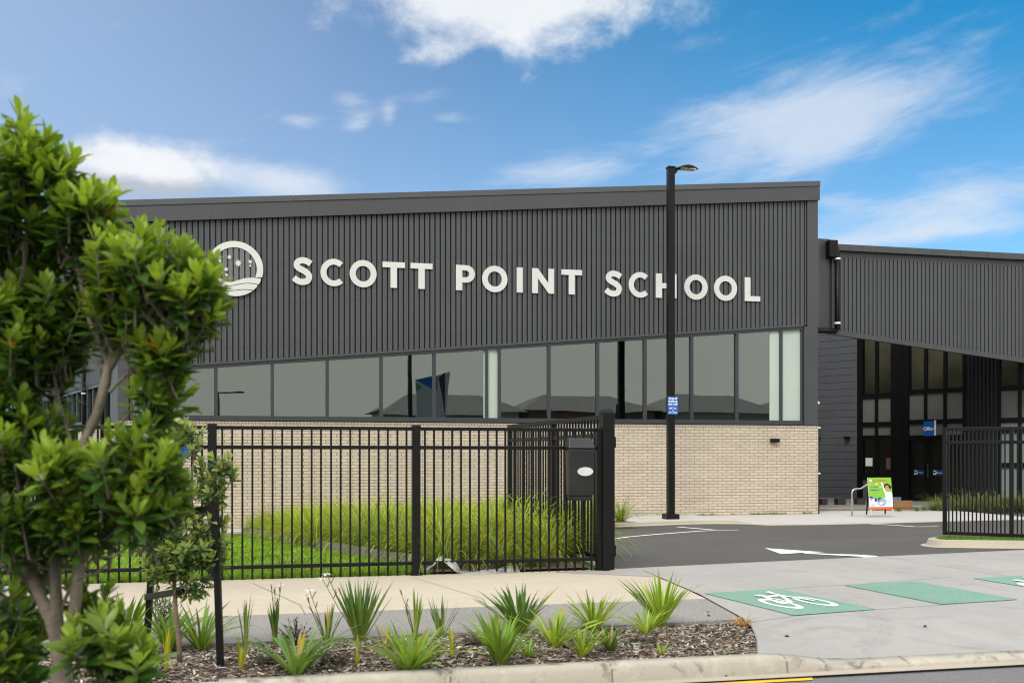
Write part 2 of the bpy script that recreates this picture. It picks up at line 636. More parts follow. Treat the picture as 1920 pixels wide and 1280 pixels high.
M_yellow = groundmat('yellow_road_paint', (0.75, 0.42, 0.03), 0.08, 0.7, 0.15, 50, 0.1, [(9, 0.60, 0.7, (0.20, 0.15, 0.08), 0.8)])
M_joint = mat('joint_shadow', (0.17, 0.16, 0.15), 0.9)
M_chip = colmat('mulch_chip', 0.9, 0.15)
M_pebble = mat('dark_pebble', (0.03, 0.03, 0.03), 0.8)
M_orange = mat('orange_plastic', (0.6, 0.16, 0.04), 0.5)
M_crate = mat('blue_grey_plastic', (0.16, 0.21, 0.28), 0.5)
M_brownbox = mat('dark_brown_box', (0.035, 0.022, 0.018), 0.7)
M_blackpl = mat('black_plastic', (0.013, 0.013, 0.014), 0.38, 0, 0.35, 5, bump=0.05, bscale=6)
M_standin = mat('pale_inner_panel', (0.42, 0.49, 0.44), 0.16, 0, 0.04, 0.6)  # opaque pale tone at the glass, standing in for bright panels inside


def tracemat():
    m = bpy.data.materials.new('tyre_rubber_trace')
    m.use_nodes = True
    t = m.node_tree
    b = t.nodes['Principled BSDF']
    b.inputs['Base Color'].default_value = (.09, .085, .08, 1)
    b.inputs['Roughness'].default_value = .9
    tr = tnode(t, 'ShaderNodeBsdfTransparent')
    mx = tnode(t, 'ShaderNodeMixShader')
    pos = tnode(t, 'ShaderNodeNewGeometry').outputs['Position']
    t.links.new(tramp(t, tnoise(t, 3.0, 6, .7, pos), .40, .75, 0, .11), mx.inputs[0])
    t.links.new(tr.outputs[0], mx.inputs[1])
    t.links.new(b.outputs[0], mx.inputs[2])
    t.links.new(mx.outputs[0], t.nodes['Material Output'].inputs[0])
    return m


M_trace = tracemat()
M_led = mat('lamp_lens', (0.62, 0.55, 0.40), 0.3)


def plasticmat():
    m = bpy.data.materials.new('clear_plastic')
    m.use_nodes = True
    t = m.node_tree
    b = t.nodes['Principled BSDF']
    b.inputs['Base Color'].default_value = (0.85, 0.86, 0.88, 1)
    b.inputs['Roughness'].default_value = 0.22
    tbump(t, b, tnoise(t, 30, 3), 0.5, 0.01)
    tr = tnode(t, 'ShaderNodeBsdfTransparent')
    mx = tnode(t, 'ShaderNodeMixShader')
    t.links.new(tramp(t, tnoise(t, 9, 3), 0.3, 0.7, 0.12, 0.50), mx.inputs[0])
    t.links.new(tr.outputs[0], mx.inputs[1])
    t.links.new(b.outputs[0], mx.inputs[2])
    t.links.new(mx.outputs[0], t.nodes['Material Output'].inputs[0])
    return m


M_plastic = plasticmat()
# ================================================================== SETTING: ground
YK0, YK1 = 6.88, 6.965          # kerb front face / back edge
ZR = -0.12                    # road level


def sheet(name, m, xs, ys, zf, thick=0.0, kind='structure'):
    mb = MB()
    idx = [[mb.vert((x, y, zf(x, y))) for x in xs] for y in ys]
    for j in range(len(ys) - 1):
        for i in range(len(xs) - 1):
            mb.f.append([idx[j][i], idx[j][i + 1], idx[j + 1][i + 1], idx[j + 1][i]])
    return struct(mb.obj(name, m), kind)


def lin(a, b, n):
    return [a + (b - a) * i / n for i in range(n + 1)]


def gfan(name, m, pts, dz=0.004, f=gz, kind='structure', parent=None):
    mb = MB()
    mb.poly([(p[0], p[1], f(p[0], p[1]) + dz) for p in pts])
    o = mb.obj(name, m, parent)
    return struct(o, kind) if kind else o


# one sheet to the horizon
mb = MB()
mb.poly([(-1500, -1500, -1.0), (1500, -1500, -1.0), (1500, 1500, -1.0), (-1500, 1500, -1.0)])
struct(mb.obj('ground', M_terrain))
# street
sheet('road', M_road, lin(-60, 80, 28), lin(-9, 6.74, 6), lambda x, y: ZR - 0.004)
sheet('far_verge', M_terrain, lin(-80, 100, 10), lin(-60, -9.0, 6), lambda x, y: 0.0)
mb = MB()
mb.poly([(-60, -9.0, ZR - .01), (80, -9.0, ZR - .01), (80, -9.0, 0.02), (-60, -9.0, 0.02)])
struct(mb.obj('far_kerb', M_kerb2))
# gutter lip
sheet('gutter', M_gutter, lin(-0.3, 60, 40), [6.70, 6.79, YK0 + .01], lambda x, y: ZR + 0.004 + (0.012 if y < 6.75 else 0.0))

# kerb: profile swept along x, dropping at the crossing
XD0, XD1 = gpt(1455, 1240).x, gpt(1640, 1236).x


def kdrop(x):
    return sstep(x, XD0, XD1)


mb = MB()
rows = []
xs = lin(-0.3, XD0, 14) + lin(XD0, XD1, 16)[1:] + lin(XD1, 60, 24)[1:]
for x in xs:
    d = kdrop(x)
    top = 0.004 - 0.082 * d
    prof = [(YK0 - 0.005, ZR - 0.05), (YK0 + 0.002, ZR + 0.02), (YK0 + 0.016, top - 0.034 + .02 * d), (YK0 + 0.034, top - 0.008 + .004 * d), (YK0 + 0.058, top), (YK1 + 0.055, top + 0.004 + .012 * d), (YK1 + 0.06, ZR - 0.1)]
    rows.append([mb.vert((x, y, z)) for y, z in prof])
for a, b in zip(rows, rows[1:]):
    for k in range(len(a) - 1):
        mb.f.append([a[k], b[k], b[k + 1], a[k + 1]])
mb.f.append(rows[0])
struct(mb.obj('kerb', M_kerb, smooth=True))
# kerb joints
mb = MB()
for px_, py_ in ((844, 1262), (1152, 1250), (1512, 1245), (1608, 1248), (1757, 1236)):
    x = gpt(px_, py_).x
    d = kdrop(x)
    top = 0.004 - 0.082 * d
    mb.poly([(x, YK0 - 0.004, ZR), (x + .012, YK0 - 0.004, ZR), (x + .012, YK0 + .014, top - 0.03 + .02 * d), (x, YK0 + .014, top - 0.03 + .02 * d)])
    mb.poly([(x, YK0 + .030, top - .004 + .004 * d), (x + .010, YK0 + .030, top - .004 + .004 * d), (x + .010, YK1 + .055, top + 0.007 + .012 * d), (x, YK1 + .055, top + 0.007 + .012 * d)])
struct(mb.obj('kerb_joints', M_joint))

# planted build-out where the near tree grows (below the frame)
mb = MB()
bo = [(-9, 1.7), (-0.75, 1.7), (-0.42, 2.2), (-0.42, 6.96), (-9, 6.96)]
mb.hexa([(x, y, ZR - .05) for x, y in bo], [(x, y, -0.006) for x, y in bo])
struct(mb.obj('planting_island', M_mulchbase))
mb = MB()
for (x0, y0), (x1, y1) in zip(bo[:3], bo[1:4]):
    d = Vector((x1 - x0, y1 - y0, 0)).normalized()
    n = Vector((d.y, -d.x, 0)) * 0.12
    a, b = Vector((x0, y0, 0)), Vector((x1, y1, 0))
    mb.hexa([a + Vector((0, 0, ZR - .04)), a + n + Vector((0, 0, ZR - .04)), b + n + Vector((0, 0, ZR - .04)), b + Vector((0, 0, ZR - .04))],
            [a + Vector((0, 0, .004)), a + n + Vector((0, 0, .004)), b + n + Vector((0, 0, .004)), b + Vector((0, 0, .004))])
struct(mb.obj('island_kerb', M_kerb2))

# mulch bed / grey strip / beige path; right ends follow the crossing edge
pe = [gpt(1424, 1228), gpt(1419, 1195), gpt(1406, 1166), gpt(1310, 1113.5), gpt(1206, 1069)]
E0 = Vector((pe[0].x, YK1 + .05, 0))
y_strip = gpt(1406, 1160).y          # mulch / strip edge
y_path = 0.5 * (gpt(536, 1154).y + gpt(1300, 1117).y)


def edge_x(y):
    ps = [(E0.y, E0.x)] + [(p.y, p.x) for p in pe[1:]] + [(13.2, pe[-1].x - 0.35)]
    for (ya, xa), (yb, xb) in zip(ps, ps[1:]):
        if y <= yb:
            return xa + (xb - xa) * clamp((y - ya) / (yb - ya))
    return ps[-1][1]


y_strip_l = gpt(410, 1206).y


def bed_y(x):      # back edge of the mulch bed
    return y_strip_l + (y_strip - y_strip_l) * clamp((x + 0.4) / 4.2, -3, 1.2)


def mound(x, y):
    e = min(1, (y - 7.0) / 0.5, (bed_y(x) - y) / 0.35, (edge_x(y) - x) / 0.4)
    e = clamp(e)
    n = math.sin(x * 3.1 + 1.2) * math.sin(y * 4.3 + x) * 0.5 + math.sin(x * 7.7 - y * 5.1) * 0.3
    return -0.036 + e * (0.028 + 0.02 * n)


mb = MB()
nx, ny = 150, 26
idx = []
for j in range(ny + 1):
    row = []
    for i in range(nx + 1):
        v = j / ny
        y = YK1 + .05 + v * 1.7
        x1 = edge_x(y) + 0.01
        x = -12 + (x1 + 12) * (i / nx) ** 0.75
        yy = YK1 + .05 + v * (bed_y(x) + 0.01 - YK1 - .05)
        x = min(x, edge_x(yy) + 0.01)
        row.append(mb.vert((x, yy, mound(x, yy))))
    idx.append(row)
for j in range(ny):
    for i in range(nx):
        mb.f.append([idx[j][i], idx[j][i + 1], idx[j + 1][i + 1], idx[j + 1][i]])
struct(mb.obj('mulch_bed', M_mulchbase, smooth=True), 'structure')

# grey exposed-aggregate strip (slab) and beige path (slab)
mb = MB()
L = [(x, bed_y(x)) for x in lin(-25, edge_x(y_strip) - .01, 10)]
U = [(edge_x(y_path) - .01, y_path), (-25, y_path - 0.5)]
pts = L + [(edge_x(9.2) - .01, 9.2)] + U
mb.hexa([(x, y, -0.15) for x, y in pts], [(x, y, 0.0) for x, y in pts])
struct(mb.obj('grey_path_strip', M_strip))
mb = MB()
pts = [(-25, y_path - .5), (edge_x(y_path) - .01, y_path), (edge_x(10.6) - .01, 10.6), (edge_x(11.6) - .01, 11.6), (edge_x(12.6) - .01, 12.6), (edge_x(12.6) - .01, 12.78), (3.0, 12.72), (-25, 12.60)]
mb.hexa([(x, y, -0.15) for x, y in pts], [(x, y, 0.0) for x, y in pts])
struct(mb.obj('footpath', M_path))
mb = MB()


def strip(mb, a, b, wd, f=gz, dz=0.006):
    d = Vector((b[0] - a[0], b[1] - a[1], 0)).normalized()
    n = Vector((-d.y, d.x, 0)) * wd / 2
    q = []
    for p, s_ in ((a, -1), (b, -1), (b, 1), (a, 1)):
        x, y = p[0] + n.x * s_, p[1] + n.y * s_
        q.append((x, y, f(x, y) + dz))
    mb.poly(q)


for a, b in (((773, 1082), (905, 1122)), ((905, 1122), (917, 1142)), ((473, 1093), (563, 1134)), ((563, 1134), (572, 1152))):
    strip(mb, gpt(*a), gpt(*b), 0.007)
for x in (-4.4, -7.6):
    strip(mb, (x, y_path - .3), (x - .5, 12.6), 0.010)
struct(mb.obj('footpath_joints', M_joint))

# driveway slab
yb0, yb1 = gpt(1206, 1067), gpt(1920, 1031.5)
RX = 17.0
backR = Vector((RX, yb0.y + (yb1.y - yb0.y) / (yb1.x - yb0.x) * (RX - yb0.x), 0))
mb = MB()
idx = []
vs = [0, .03, .07, .12, .2, .3, .42, .56, .7, .85, 1.0]
us = [0, .03, .07, .12, .18, .25, .33, .42, .52, .64, .8, 1.0]


def dz_drive(x, y):
    return -0.078 * kdrop(x) * (1 - sstep(y, 7.0, 8.5))


for v in vs:
    yl = E0.y + v * (yb0.y - E0.y)
    Lp = Vector((edge_x(yl) + .006, yl, 0))
    if v == 1.0:
        Lp = Vector((yb0.x - 1.2, yb0.y - .05, 0))
    Rp = Vector((RX, E0.y + v * (backR.y - E0.y), 0))
    row = []
    for u in us:
        p = Lp.lerp(Rp, u)
        row.append(mb.vert((p.x, p.y, gz(p.x, p.y) + 0.003 + dz_drive(p.x, p.y))))
    idx.append(row)
for a, b in zip(idx, idx[1:]):
    for i in range(len(us) - 1):
        mb.f.append([a[i], a[i + 1], b[i + 1], b[i]])
struct(mb.obj('driveway', M_conc))
mb = MB()


def zdrive(x, y):
    return gz(x, y) + dz_drive(x, y)


for a, b in (((1654, 1047), (1668, 1046)), ((1668, 1046), (1888, 1080)), ((1642, 1143), (1907, 1124.5)), ((1470, 1103.5), (1600, 1096)), ((1600, 1096), (1785, 1082)), ((1409, 1166), (1488, 1155))):
    strip(mb, gpt(*a), gpt(*b), 0.008, zdrive, 0.007)
struct(mb.obj('driveway_joints', M_joint))
# edge joint between path and crossing
mb = MB()
for a, b in zip(pe[1:], pe[2:]):
    strip(mb, a, b, 0.009, zdrive, 0.007)
strip(mb, E0, pe[1], 0.009, zdrive, 0.007)
struct(mb.obj('crossing_edge_joint', M_joint))

# green cycle patches
patch_px = [[(1320, 1112.5), (1463, 1104.5), (1643, 1143), (1488, 1154.5)],
            [(1581, 1097.5), (1718, 1090.5), (1909, 1124.5), (1765, 1133.5)],
            [(1824, 1084.5), (1960, 1077), (2160, 1107), (2010, 1115)]]
for q in patch_px:
    mb = MB()
    P = [gpt(*a) for a in q]
    mb.poly([(p.x, p.y, zdrive(p.x, p.y) + 0.009) for p in P])
    struct(mb.obj('cycle_lane_patch', M_green))


# white cycle symbols: drawn in the patch's own frame
def bike_symbol(O, U, V):
    """O origin, U across (rear->front wheel), V up the symbol"""
    mb = MB()
    Z = 0.0125

    def g(a, b):
        p = O + U * a + V * b
        return Vector((p.x, p.y, zdrive(p.x, p.y) + Z))

    def ring(cx, cy, r, t):
        n = 28
        for k in range(n):
            a0, a1 = 2 * math.pi * k / n, 2 * math.pi * (k + 1) / n
            mb.poly([g(cx + r * math.cos(a0), cy + r * math.sin(a0)), g(cx + r * math.cos(a1), cy + r * math.sin(a1)),
                     g(cx + (r - t) * math.cos(a1), cy + (r - t) * math.sin(a1)), g(cx + (r - t) * math.cos(a0), cy + (r - t) * math.sin(a0))])

    def bar(a, b, t, lift=0.0):
        a, b = Vector((*a, 0)), Vector((*b, 0))
        d = (b - a).normalized()
        n = Vector((-d.y, d.x, 0)) * t / 2
        q = [g(*(p + n * s_).to_2d()) for p, s_ in ((a, -1), (b, -1), (b, 1), (a, 1))]
        mb.poly([p + Vector((0, 0, lift)) for p in q])

    r = 0.24
    ring(0, r, r, 0.075)
    ring(0.78, r, r, 0.075)
    bb, st, hd = (0.30, 0.27), (0.20, 0.58), (0.62, 0.56)
    for k, (a, b) in enumerate((((0.0, r), bb), ((0, r), (0.21, 0.53)), (bb, st), (bb, hd), ((0.21, 0.53), hd), (hd, (0.78, r)), ((0.12, .60), (0.29, .60)), (hd, (0.58, .70)), ((0.58, .70), (0.70, .72)))):
        bar(a, b, 0.062, 0.001 * (k + 1))
    return struct(mb.obj('cycle_symbol', M_mark))


A_, B_, C_, D_ = [gpt(*a) for a in patch_px[0]]
wh0, wh1 = gpt(1474, 1135), gpt(1546, 1131)      # rough wheel bottoms: rear, front
Uv = (B_ - A_) / 1.0
Vv = (A_ - D_)
bike_symbol(D_ + (C_ - D_) * 0.31 + Vv * 0.18, (C_ - D_) * 0.56, Vv * 0.90)
A_, B_, C_, D_ = [gpt(*a) for a in patch_px[2]]
bike_symbol(D_ + (C_ - D_) * 0.16 + (A_ - D_) * 0.20, (C_ - D_) * 0.56, (A_ - D_) * 0.90)

# faint tyre traces curving out of the crossing
mb = MB()
for off, pts_ in enumerate((((1905, 1206), (1760, 1192), (1650, 1178), (1560, 1172), (1500, 1178), (1440, 1192)), ((1905, 1196), (1780, 1180), (1680, 1163), (1590, 1153), (1520, 1158), (1430, 1180)),
                            ((1560, 1232), (1640, 1200), (1665, 1170), (1640, 1145), (1570, 1120), (1480, 1098)), ((1520, 1230), (1600, 1205), (1640, 1172), (1615, 1150), (1545, 1124), (1440, 1100)),
                            ((1760, 1120), (1700, 1105), (1600, 1085), (1500, 1070), (1400, 1062)), ((1900, 1110), (1800, 1090), (1700, 1074), (1600, 1062), (1500, 1055)))):
    P = [gpt(*p) for p in pts_]
    C = []
    Q2 = [P[0]] + P + [P[-1]]
    for i in range(1, len(Q2) - 2):
        p0, p1, p2, p3 = Q2[i - 1:i + 3]
        for k in range(8):
            t = k / 8
            C.append(0.5 * ((2 * p1) + (p2 - p0) * t + (2 * p0 - 5 * p1 + 4 * p2 - p3) * t * t + (3 * p1 - p0 - 3 * p2 + p3) * t ** 3))
    for a, b in zip(C, C[1:]):
        strip(mb, a, b, 0.12, zdrive, 0.0045 + .0003 * off)
struct(mb.obj('tyre_traces', M_trace))

# car park asphalt
sheet('car_park', M_asph, lin(3.4, 60, 40), [12.75] + lin(13, 34, 30), gza)
# painted lines on the asphalt


def gline(mb, pxs, wd):
    P = [gpt(a, b, gza) for a, b in pxs]
    n_ = len(P)
    lo, hi = [], []
    for k, p in enumerate(P):
        d = (P[min(k + 1, n_ - 1)] - P[max(k - 1, 0)])
        d.z = 0
        d.normalize()
        nn = Vector((-d.y, d.x, 0)) * wd / 2
        lo.append(p - nn)
        hi.append(p + nn)
    for k in range(n_ - 1):
        mb.poly([(q.x, q.y, gza(q.x, q.y) + 0.006) for q in (lo[k], lo[k + 1], hi[k + 1], hi[k])])


mb = MB()
gline(mb, [(1076, 1035), (1086, 1025), (1100, 1020), (1125, 1014), (1150, 1010), (1180, 1006), (1220, 1002.5), (1270, 998.5), (1310, 995.5), (1345, 994), (1385, 993.3)], 0.13)
struct(mb.obj('bay_line_marking', M_mark))
mb = MB()
gline(mb, [(1270, 987.5), (1300, 990), (1338, 993.2)], 0.13)
struct(mb.obj('bay_line_marking', M_mark))
mb = MB()
gline(mb, [(1626, 981.5), (1680, 984.5), (1718, 987.3)], 0.13)
gline(mb, [(1719, 987.3), (1760, 986.7)], 0.13)
struct(mb.obj('bay_line_marking', M_mark))
mb = MB()
head = [(1434, 1027.5), (1546, 1035.2), (1505, 1036.2), (1464, 1038.5)]
mb.poly([(p.x, p.y, gza(p.x, p.y) + .006) for p in (gpt(a, b, gza) for a, b in head[::-1])])
stem_ = [(1512, 1036.4), (1560, 1038.6), (1610, 1040), (1640, 1042), (1658, 1045.5), (1630, 1046), (1608, 1043.2), (1560, 1040.6), (1505, 1037.6)]
mb.poly([(p.x, p.y, gza(p.x, p.y) + .007) for p in (gpt(a, b, gza) for a, b in stem_[::-1])])
struct(mb.obj('turn_arrow_marking', M_mark))
mb = MB()
yl0, yl1 = gpt(1516, 1271, lambda x, y: ZR), gpt(1360, 1278.5, lambda x, y: ZR)
ym, xe = yl0.y - .03, yl0.x
mb.poly([(-0.25, ym - .035, ZR + .004), (xe, ym - .035, ZR + .004), (xe + .03, ym + .035, ZR + .004), (-0.25, ym + .035, ZR + .004)])
struct(mb.obj('yellow_line_marking', M_yellow))

# concrete path along the school with its kerb
kt = [(1040, 985), (1090, 983), (1150, 980), (1200, 978), (1260, 975.8), (1320, 974.4), (1376, 974.6), (1395, 978.5), (1428, 983), (1520, 982), (1640, 979.5), (1760, 976), (1860, 973.5), (1960, 972)]
kf = [0.10] * 7 + [0.05, 0.012] + [0.012] * 5     # height of the path edge above the asphalt
KT = []
for (a, b), h in zip(kt, kf):
    KT.append(gpt(a, b, gza, h))
YF = 29.89
mb = MB()
for a, b in zip(KT, KT[1:]):
    ia = (a.x + .0, YF + 6, gz(a.x, YF) + 0.01)
    ib = (b.x + .0, YF + 6, gz(b.x, YF) + 0.01)
    am, bm_ = a.lerp(Vector((a.x, YF, gz(a.x, YF) + .01)), .12), b.lerp(Vector((b.x, YF, gz(b.x, YF) + .01)), .12)
    mb.poly([a, b, bm_, am])
    mb.poly([am, bm_, ib, ia])
struct(mb.obj('school_path', M_path2))
mb = MB()
for a, b in zip(KT, KT[1:]):
    n = Vector((0.0, -1, 0))
    q = [a + Vector((0, .02, .004)), b + Vector((0, .02, .004)), b + n * .10 + Vector((0, 0, -.01)), a + n * .10 + Vector((0, 0, -.01))]
    mb.poly([q[3], q[2], q[1], q[0]])
    lo = [Vector((p.x, p.y - .02, gza(p.x, p.y) - .03)) for p in (q[3], q[2])]
    mb.poly([lo[0], lo[1], q[2], q[3]])
    ap = [Vector((p.x, p.y - .22, gza(p.x, p.y - .22) + .005)) for p in lo]
    mb.poly([ap[0], ap[1], lo[1] + Vector((0, 0, .06)), lo[0] + Vector((0, 0, .06))])
struct(mb.obj('path_kerb', M_kerb2))

# lawn
LAWN_X1 = 2.0
sheet('lawn_ground', M_lawn, lin(-28, 4.4, 48), [12.5] + lin(12.7, 30.5, 36), lambda x, y: gz(x, y) - 0.012)
# pale strip of paving at the foot of the school wall on the left
mb = MB()
q = [gpt(330, 1003), gpt(462, 998), gpt(520, 990), gpt(330, 990)]
mb.poly([(p.x, p.y, gz(p.x, p.y) + .03) for p in q])
q2 = [gpt(330, 1003), gpt(462, 998)]
mb.poly([(q2[0].x, q2[0].y, gz(q2[0].x, q2[0].y) - .05), (q2[1].x, q2[1].y, gz(q2[1].x, q2[1].y) - .05), (q2[1].x, q2[1].y, gz(q2[1].x, q2[1].y) + .03), (q2[0].x, q2[0].y, gz(q2[0].x, q2[0].y) + .03)])
struct(mb.obj('paving_strip', M_path2))
# bed soil under the tussocks
bedpx = [(462, 1001), (590, 1026), (700, 1046), (795, 1062), (800, 1075), (960, 1071), (1105, 1066), (1082, 1040), (1062, 1000), (1040, 985), (800, 982), (480, 985)]
mb = MB()
cp = [gpt(*p) for p in bedpx]
BEDPOLY = [(p.x, p.y) for p in cp]
mb.poly([(p.x, p.y, gz(p.x, p.y) + .02) for p in cp])
struct(mb.obj('tussock_bed_soil', M_soil))
mb = MB()
ed = [gpt(*p) for p in ((455, 999.5), (520, 1012), (590, 1026.5), (660, 1040), (720, 1051), (790, 1062))]
for a, b in zip(ed, ed[1:]):
    za, zb = gz(a.x, a.y), gz(b.x, b.y)
    n = Vector((0.02, 0.03, 0))
    mb.hexa([(a.x, a.y, za - .1), (b.x, b.y, zb - .1), (b.x + n.x, b.y + n.y, zb - .1), (a.x + n.x, a.y + n.y, za - .1)],
            [(a.x, a.y, za + .15), (b.x, b.y, zb + .15), (b.x + n.x, b.y + n.y, zb + .15), (a.x + n.x, a.y + n.y, za + .15)])
tag(mb.obj('timber_edging', M_greytimber), 'weathered grey timber board edging the tussock bed along the lawn', 'edging')
# concrete edge between tussock bed and car park
mb = MB()
ce = [gpt(*p) for p in ((1165, 1070), (1100, 1048), (1078, 1030), (1068, 1005), (1060, 985))]
for a, b in zip(ce, ce[1:]):
    d = (b - a).normalized()
    n = Vector((d.y, -d.x, 0)) * -0.14
    za, zb = gz(a.x, a.y), gz(b.x, b.y)
    mb.hexa([(a.x, a.y, za - .3), (b.x, b.y, zb - .3), (b.x + n.x, b.y + n.y, zb - .3), (a.x + n.x, a.y + n.y, za - .3)],
            [(a.x, a.y, za + .012), (b.x, b.y, zb + .012), (b.x + n.x, b.y + n.y, zb + .012), (a.x + n.x, a.y + n.y, za + .012)])
struct(mb.obj('car_park_edge', M_kerb2))

# kerbed grass island under the right gate leaf
ip = [gpt(a, b, gza) for a, b in ((1935, 1029), (1850, 1028.5), (1775, 1027), (1746, 1024.5), (1726, 1019.5))]
tipb = gpt(1738, 1011, gza, .13)
Fp, Bp = Vector((ip[2].x, ip[2].y)), Vector((ip[2].x + .35, tipb.y + .9))
cN = (Fp + Bp) / 2
dF = (Vector((ip[0].x, ip[0].y)) - Fp).normalized()
nF = Vector((-dF.y, dF.x))
Bp = Fp + nF * 1.9 + dF * .1
cN = (Fp + Bp) / 2
aN = (cN - Vector((ip[4].x, ip[4].y))).dot(dF)
outline = [tuple(Fp + dF * q) for q in (9.5, 6, 3, 1.2, .5)]
for k in range(13):
    th_ = math.pi * k / 12
    q_ = cN + (Fp - cN) * math.cos(th_) - dF * aN * math.sin(th_)
    outline.append((q_.x, q_.y))
outline += [tuple(Bp + dF * q) for q in (.5, 1.2, 3, 6, 9.5)]
ctr = Vector((sum(p[0] for p in outline) / len(outline), sum(p[1] for p in outline) / len(outline), 0))


ORI = 1 if sum(outline[k - 1][0] * outline[k][1] - outline[k][0] * outline[k - 1][1] for k in range(len(outline))) > 0 else -1


def inset(o, d):
    n = len(o)
    res = []
    for k in range(n):
        a, p, b = Vector(o[k - 1]), Vector(o[k]), Vector(o[(k + 1) % n])
        d1, d2 = (p - a).normalized(), (b - p).normalized()
        nn = Vector((-d1.y - d2.y, d1.x + d2.x))
        nn = nn.normalized()
        nn = nn * ORI
        q = p + nn * d
        res.append((q.x, q.y))
    return res


o1, o2, o3 = inset(outline, .09), inset(outline, .13), inset(outline, .25)
mb = MB()
n = len(outline)
H = 0.12
for k in range(n):
    j = (k + 1) % n
    Z = lambda p, h: (p[0], p[1], gza(*p) + h)
    mb.poly([Z(outline[k], .006), Z(outline[j], .006), Z(o1[j], .022), Z(o1[k], .022)][::-1])
    mb.poly([Z(o1[k], .022), Z(o1[j], .022), Z(o2[j], H), Z(o2[k], H)][::-1])
    mb.poly([Z(o2[k], H), Z(o2[j], H), Z(o3[j], H + .01), Z(o3[k], H + .01)][::-1])
struct(mb.obj('gate_island_kerb', M_kerb2, fixn=True))
mb = MB()
mb.shape(o3, [], lambda x, y, d: Vector((x, y, gza(x, y) + H - .06 + d)), .06)
struct(mb.obj('gate_island_turf', M_lawn, fixn=True))
ISLAND = o3
# ================================================================== SCHOOL BUILDING


def sx(px):
    return pl(px, 800, YF).x


def sz(px, py):
    return pl(px, py, YF).z


def line2(p, q):
    (x0, y0), (x1, y1) = p, q
    return lambda x: y0 + (y1 - y0) * (x - x0) / (x1 - x0)


XL, XR = sx(222), sx(1531)
ztop = line2((sx(230), sz(230, 378)), (sx(1530), sz(1530, 342)))
FH = sz(1530, 342) - sz(1530, 377)
zfb = lambda x: ztop(x) - FH
zhead = line2((sx(345), sz(345, 688)), (sx(1505), sz(1505, 613)))
zbrick = sz(1400, 797.5)
PERIOD = 0.153
TH_PROF = [(0.0, 0.09), (0.014, 0.09), (0.016, -0.055), (0.048, -0.055), (0.052, -0.047), (0.094, -0.047), (0.098, -0.055), (0.126, -0.055), (0.128, 0.09)]


def ribbed(mb, O, D, N, length, zlo, zhi):
    """trapezoidal steel: O start (plan), D along, N outward normal; zlo/zhi functions of distance"""
    br = []
    k = 0
    while k * PERIOD < length:
        for a, d in TH_PROF:
            t = k * PERIOD + a
            if t < length:
                br.append((t, -d))
        k += 1
    br.append((length, -0.055))
    prev = None
    for t, d in br:
        p = O + D * t + N * d
        lo, hi = mb.vert((p.x, p.y, zlo(t))), mb.vert((p.x, p.y, zhi(t)))
        if prev:
            mb.f.append([prev[0], lo, hi, prev[1]])
        prev = (lo, hi)


hall = thing('school_hall', 'large charcoal ribbed steel school hall with pale brick base and long window band', 'building', ((XL + XR) / 2, YF, -0.3))
X_, Y_, Z_ = Vector((1, 0, 0)), Vector((0, 1, 0)), Vector((0, 0, 1))
mb = MB()
xp = sx(1511)
ribbed(mb, Vector((XL + .25, YF, 0)), X_, -Y_, xp - XL - .25, lambda t: zhead(XL + .25 + t) + .06, lambda t: zfb(XL + .25 + t) + .15)
mb.obj('ribbed_cladding', M_clad, hall)


def vbox(mb, x0, x1, y0, y1, zl, zh, c=None):
    """box whose bottom/top may slope with x"""
    fl = zl if callable(zl) else (lambda x: zl)
    fh = zh if callable(zh) else (lambda x: zh)
    mb.hexa([(x0, y0, fl(x0)), (x1, y0, fl(x1)), (x1, y1, fl(x1)), (x0, y1, fl(x0))],
            [(x0, y0, fh(x0)), (x1, y0, fh(x1)), (x1, y1, fh(x1)), (x0, y1, fh(x0))], c)


# fascia in long pressed lengths
cuts = [XL - .02] + [sx(p) for p in (400, 582, 925, 1238)] + [sx(1532.5)]
mb = MB()
for a, b in zip(cuts, cuts[1:]):
    vbox(mb, a + .002, b - .002, YF - .16, YF + .3, zfb, lambda x: ztop(x) - .16)
mb.obj('fascia', M_clad2, hall)
mb = MB()
cuts = [XL - .02] + [sx(p) for p in (550, 800, 1185, 1466)] + [sx(1532.5)]
for k, (a, b) in enumerate(zip(cuts, cuts[1:])):
    vbox(mb, a + .003, b - .003, YF - .185 - .003 * (k % 2), YF + .5, lambda x: ztop(x) - .157, ztop)
mb.obj('roof_capping', M_clad, hall)
# corner flashing
mb = MB()
vbox(mb, xp + .004, XR, YF - .085, YF + .2, sz(1520, 797), zfb)
mb.obj('corner_flashing', M_clad2, hall)
mb = MB()
vbox(mb, sx(1505), xp, YF - .10, YF + .05, zbrick + .02, lambda x: zhead(x) + .06)
mb.obj('window_jamb', M_clad2, hall)
mb = MB()
vbox(mb, XL - .01, XL + .27, YF - .085, YF + .2, zbrick + .02, zfb)
mb.obj('corner_flashing', M_clad2, hall)
# body: side, back and roof
mb = MB()
mb.poly([(XR - .01, YF + .2, -1), (XR - .01, YF + 22, -1), (XR - .01, YF + 22, ztop(XR) - .2), (XR - .01, YF + .2, ztop(XR) - .2)])
mb.poly([(XL, YF + 22, -1), (XL, YF + 22, ztop(XL) - .2), (XR, YF + 22, ztop(XR) - .2), (XR, YF + 22, -1)])
mb.obj('side_wall', M_clad2, hall)
mb = MB()
mb.poly([(XL - .02, YF + .3, ztop(XL) - .15), (XR + .02, YF + .3, ztop(XR) - .15), (XR + .02, YF + 22, ztop(XR) - .15), (XL - .02, YF + 22, ztop(XL) - .15)])
mb.obj('roof', M_clad2, hall)

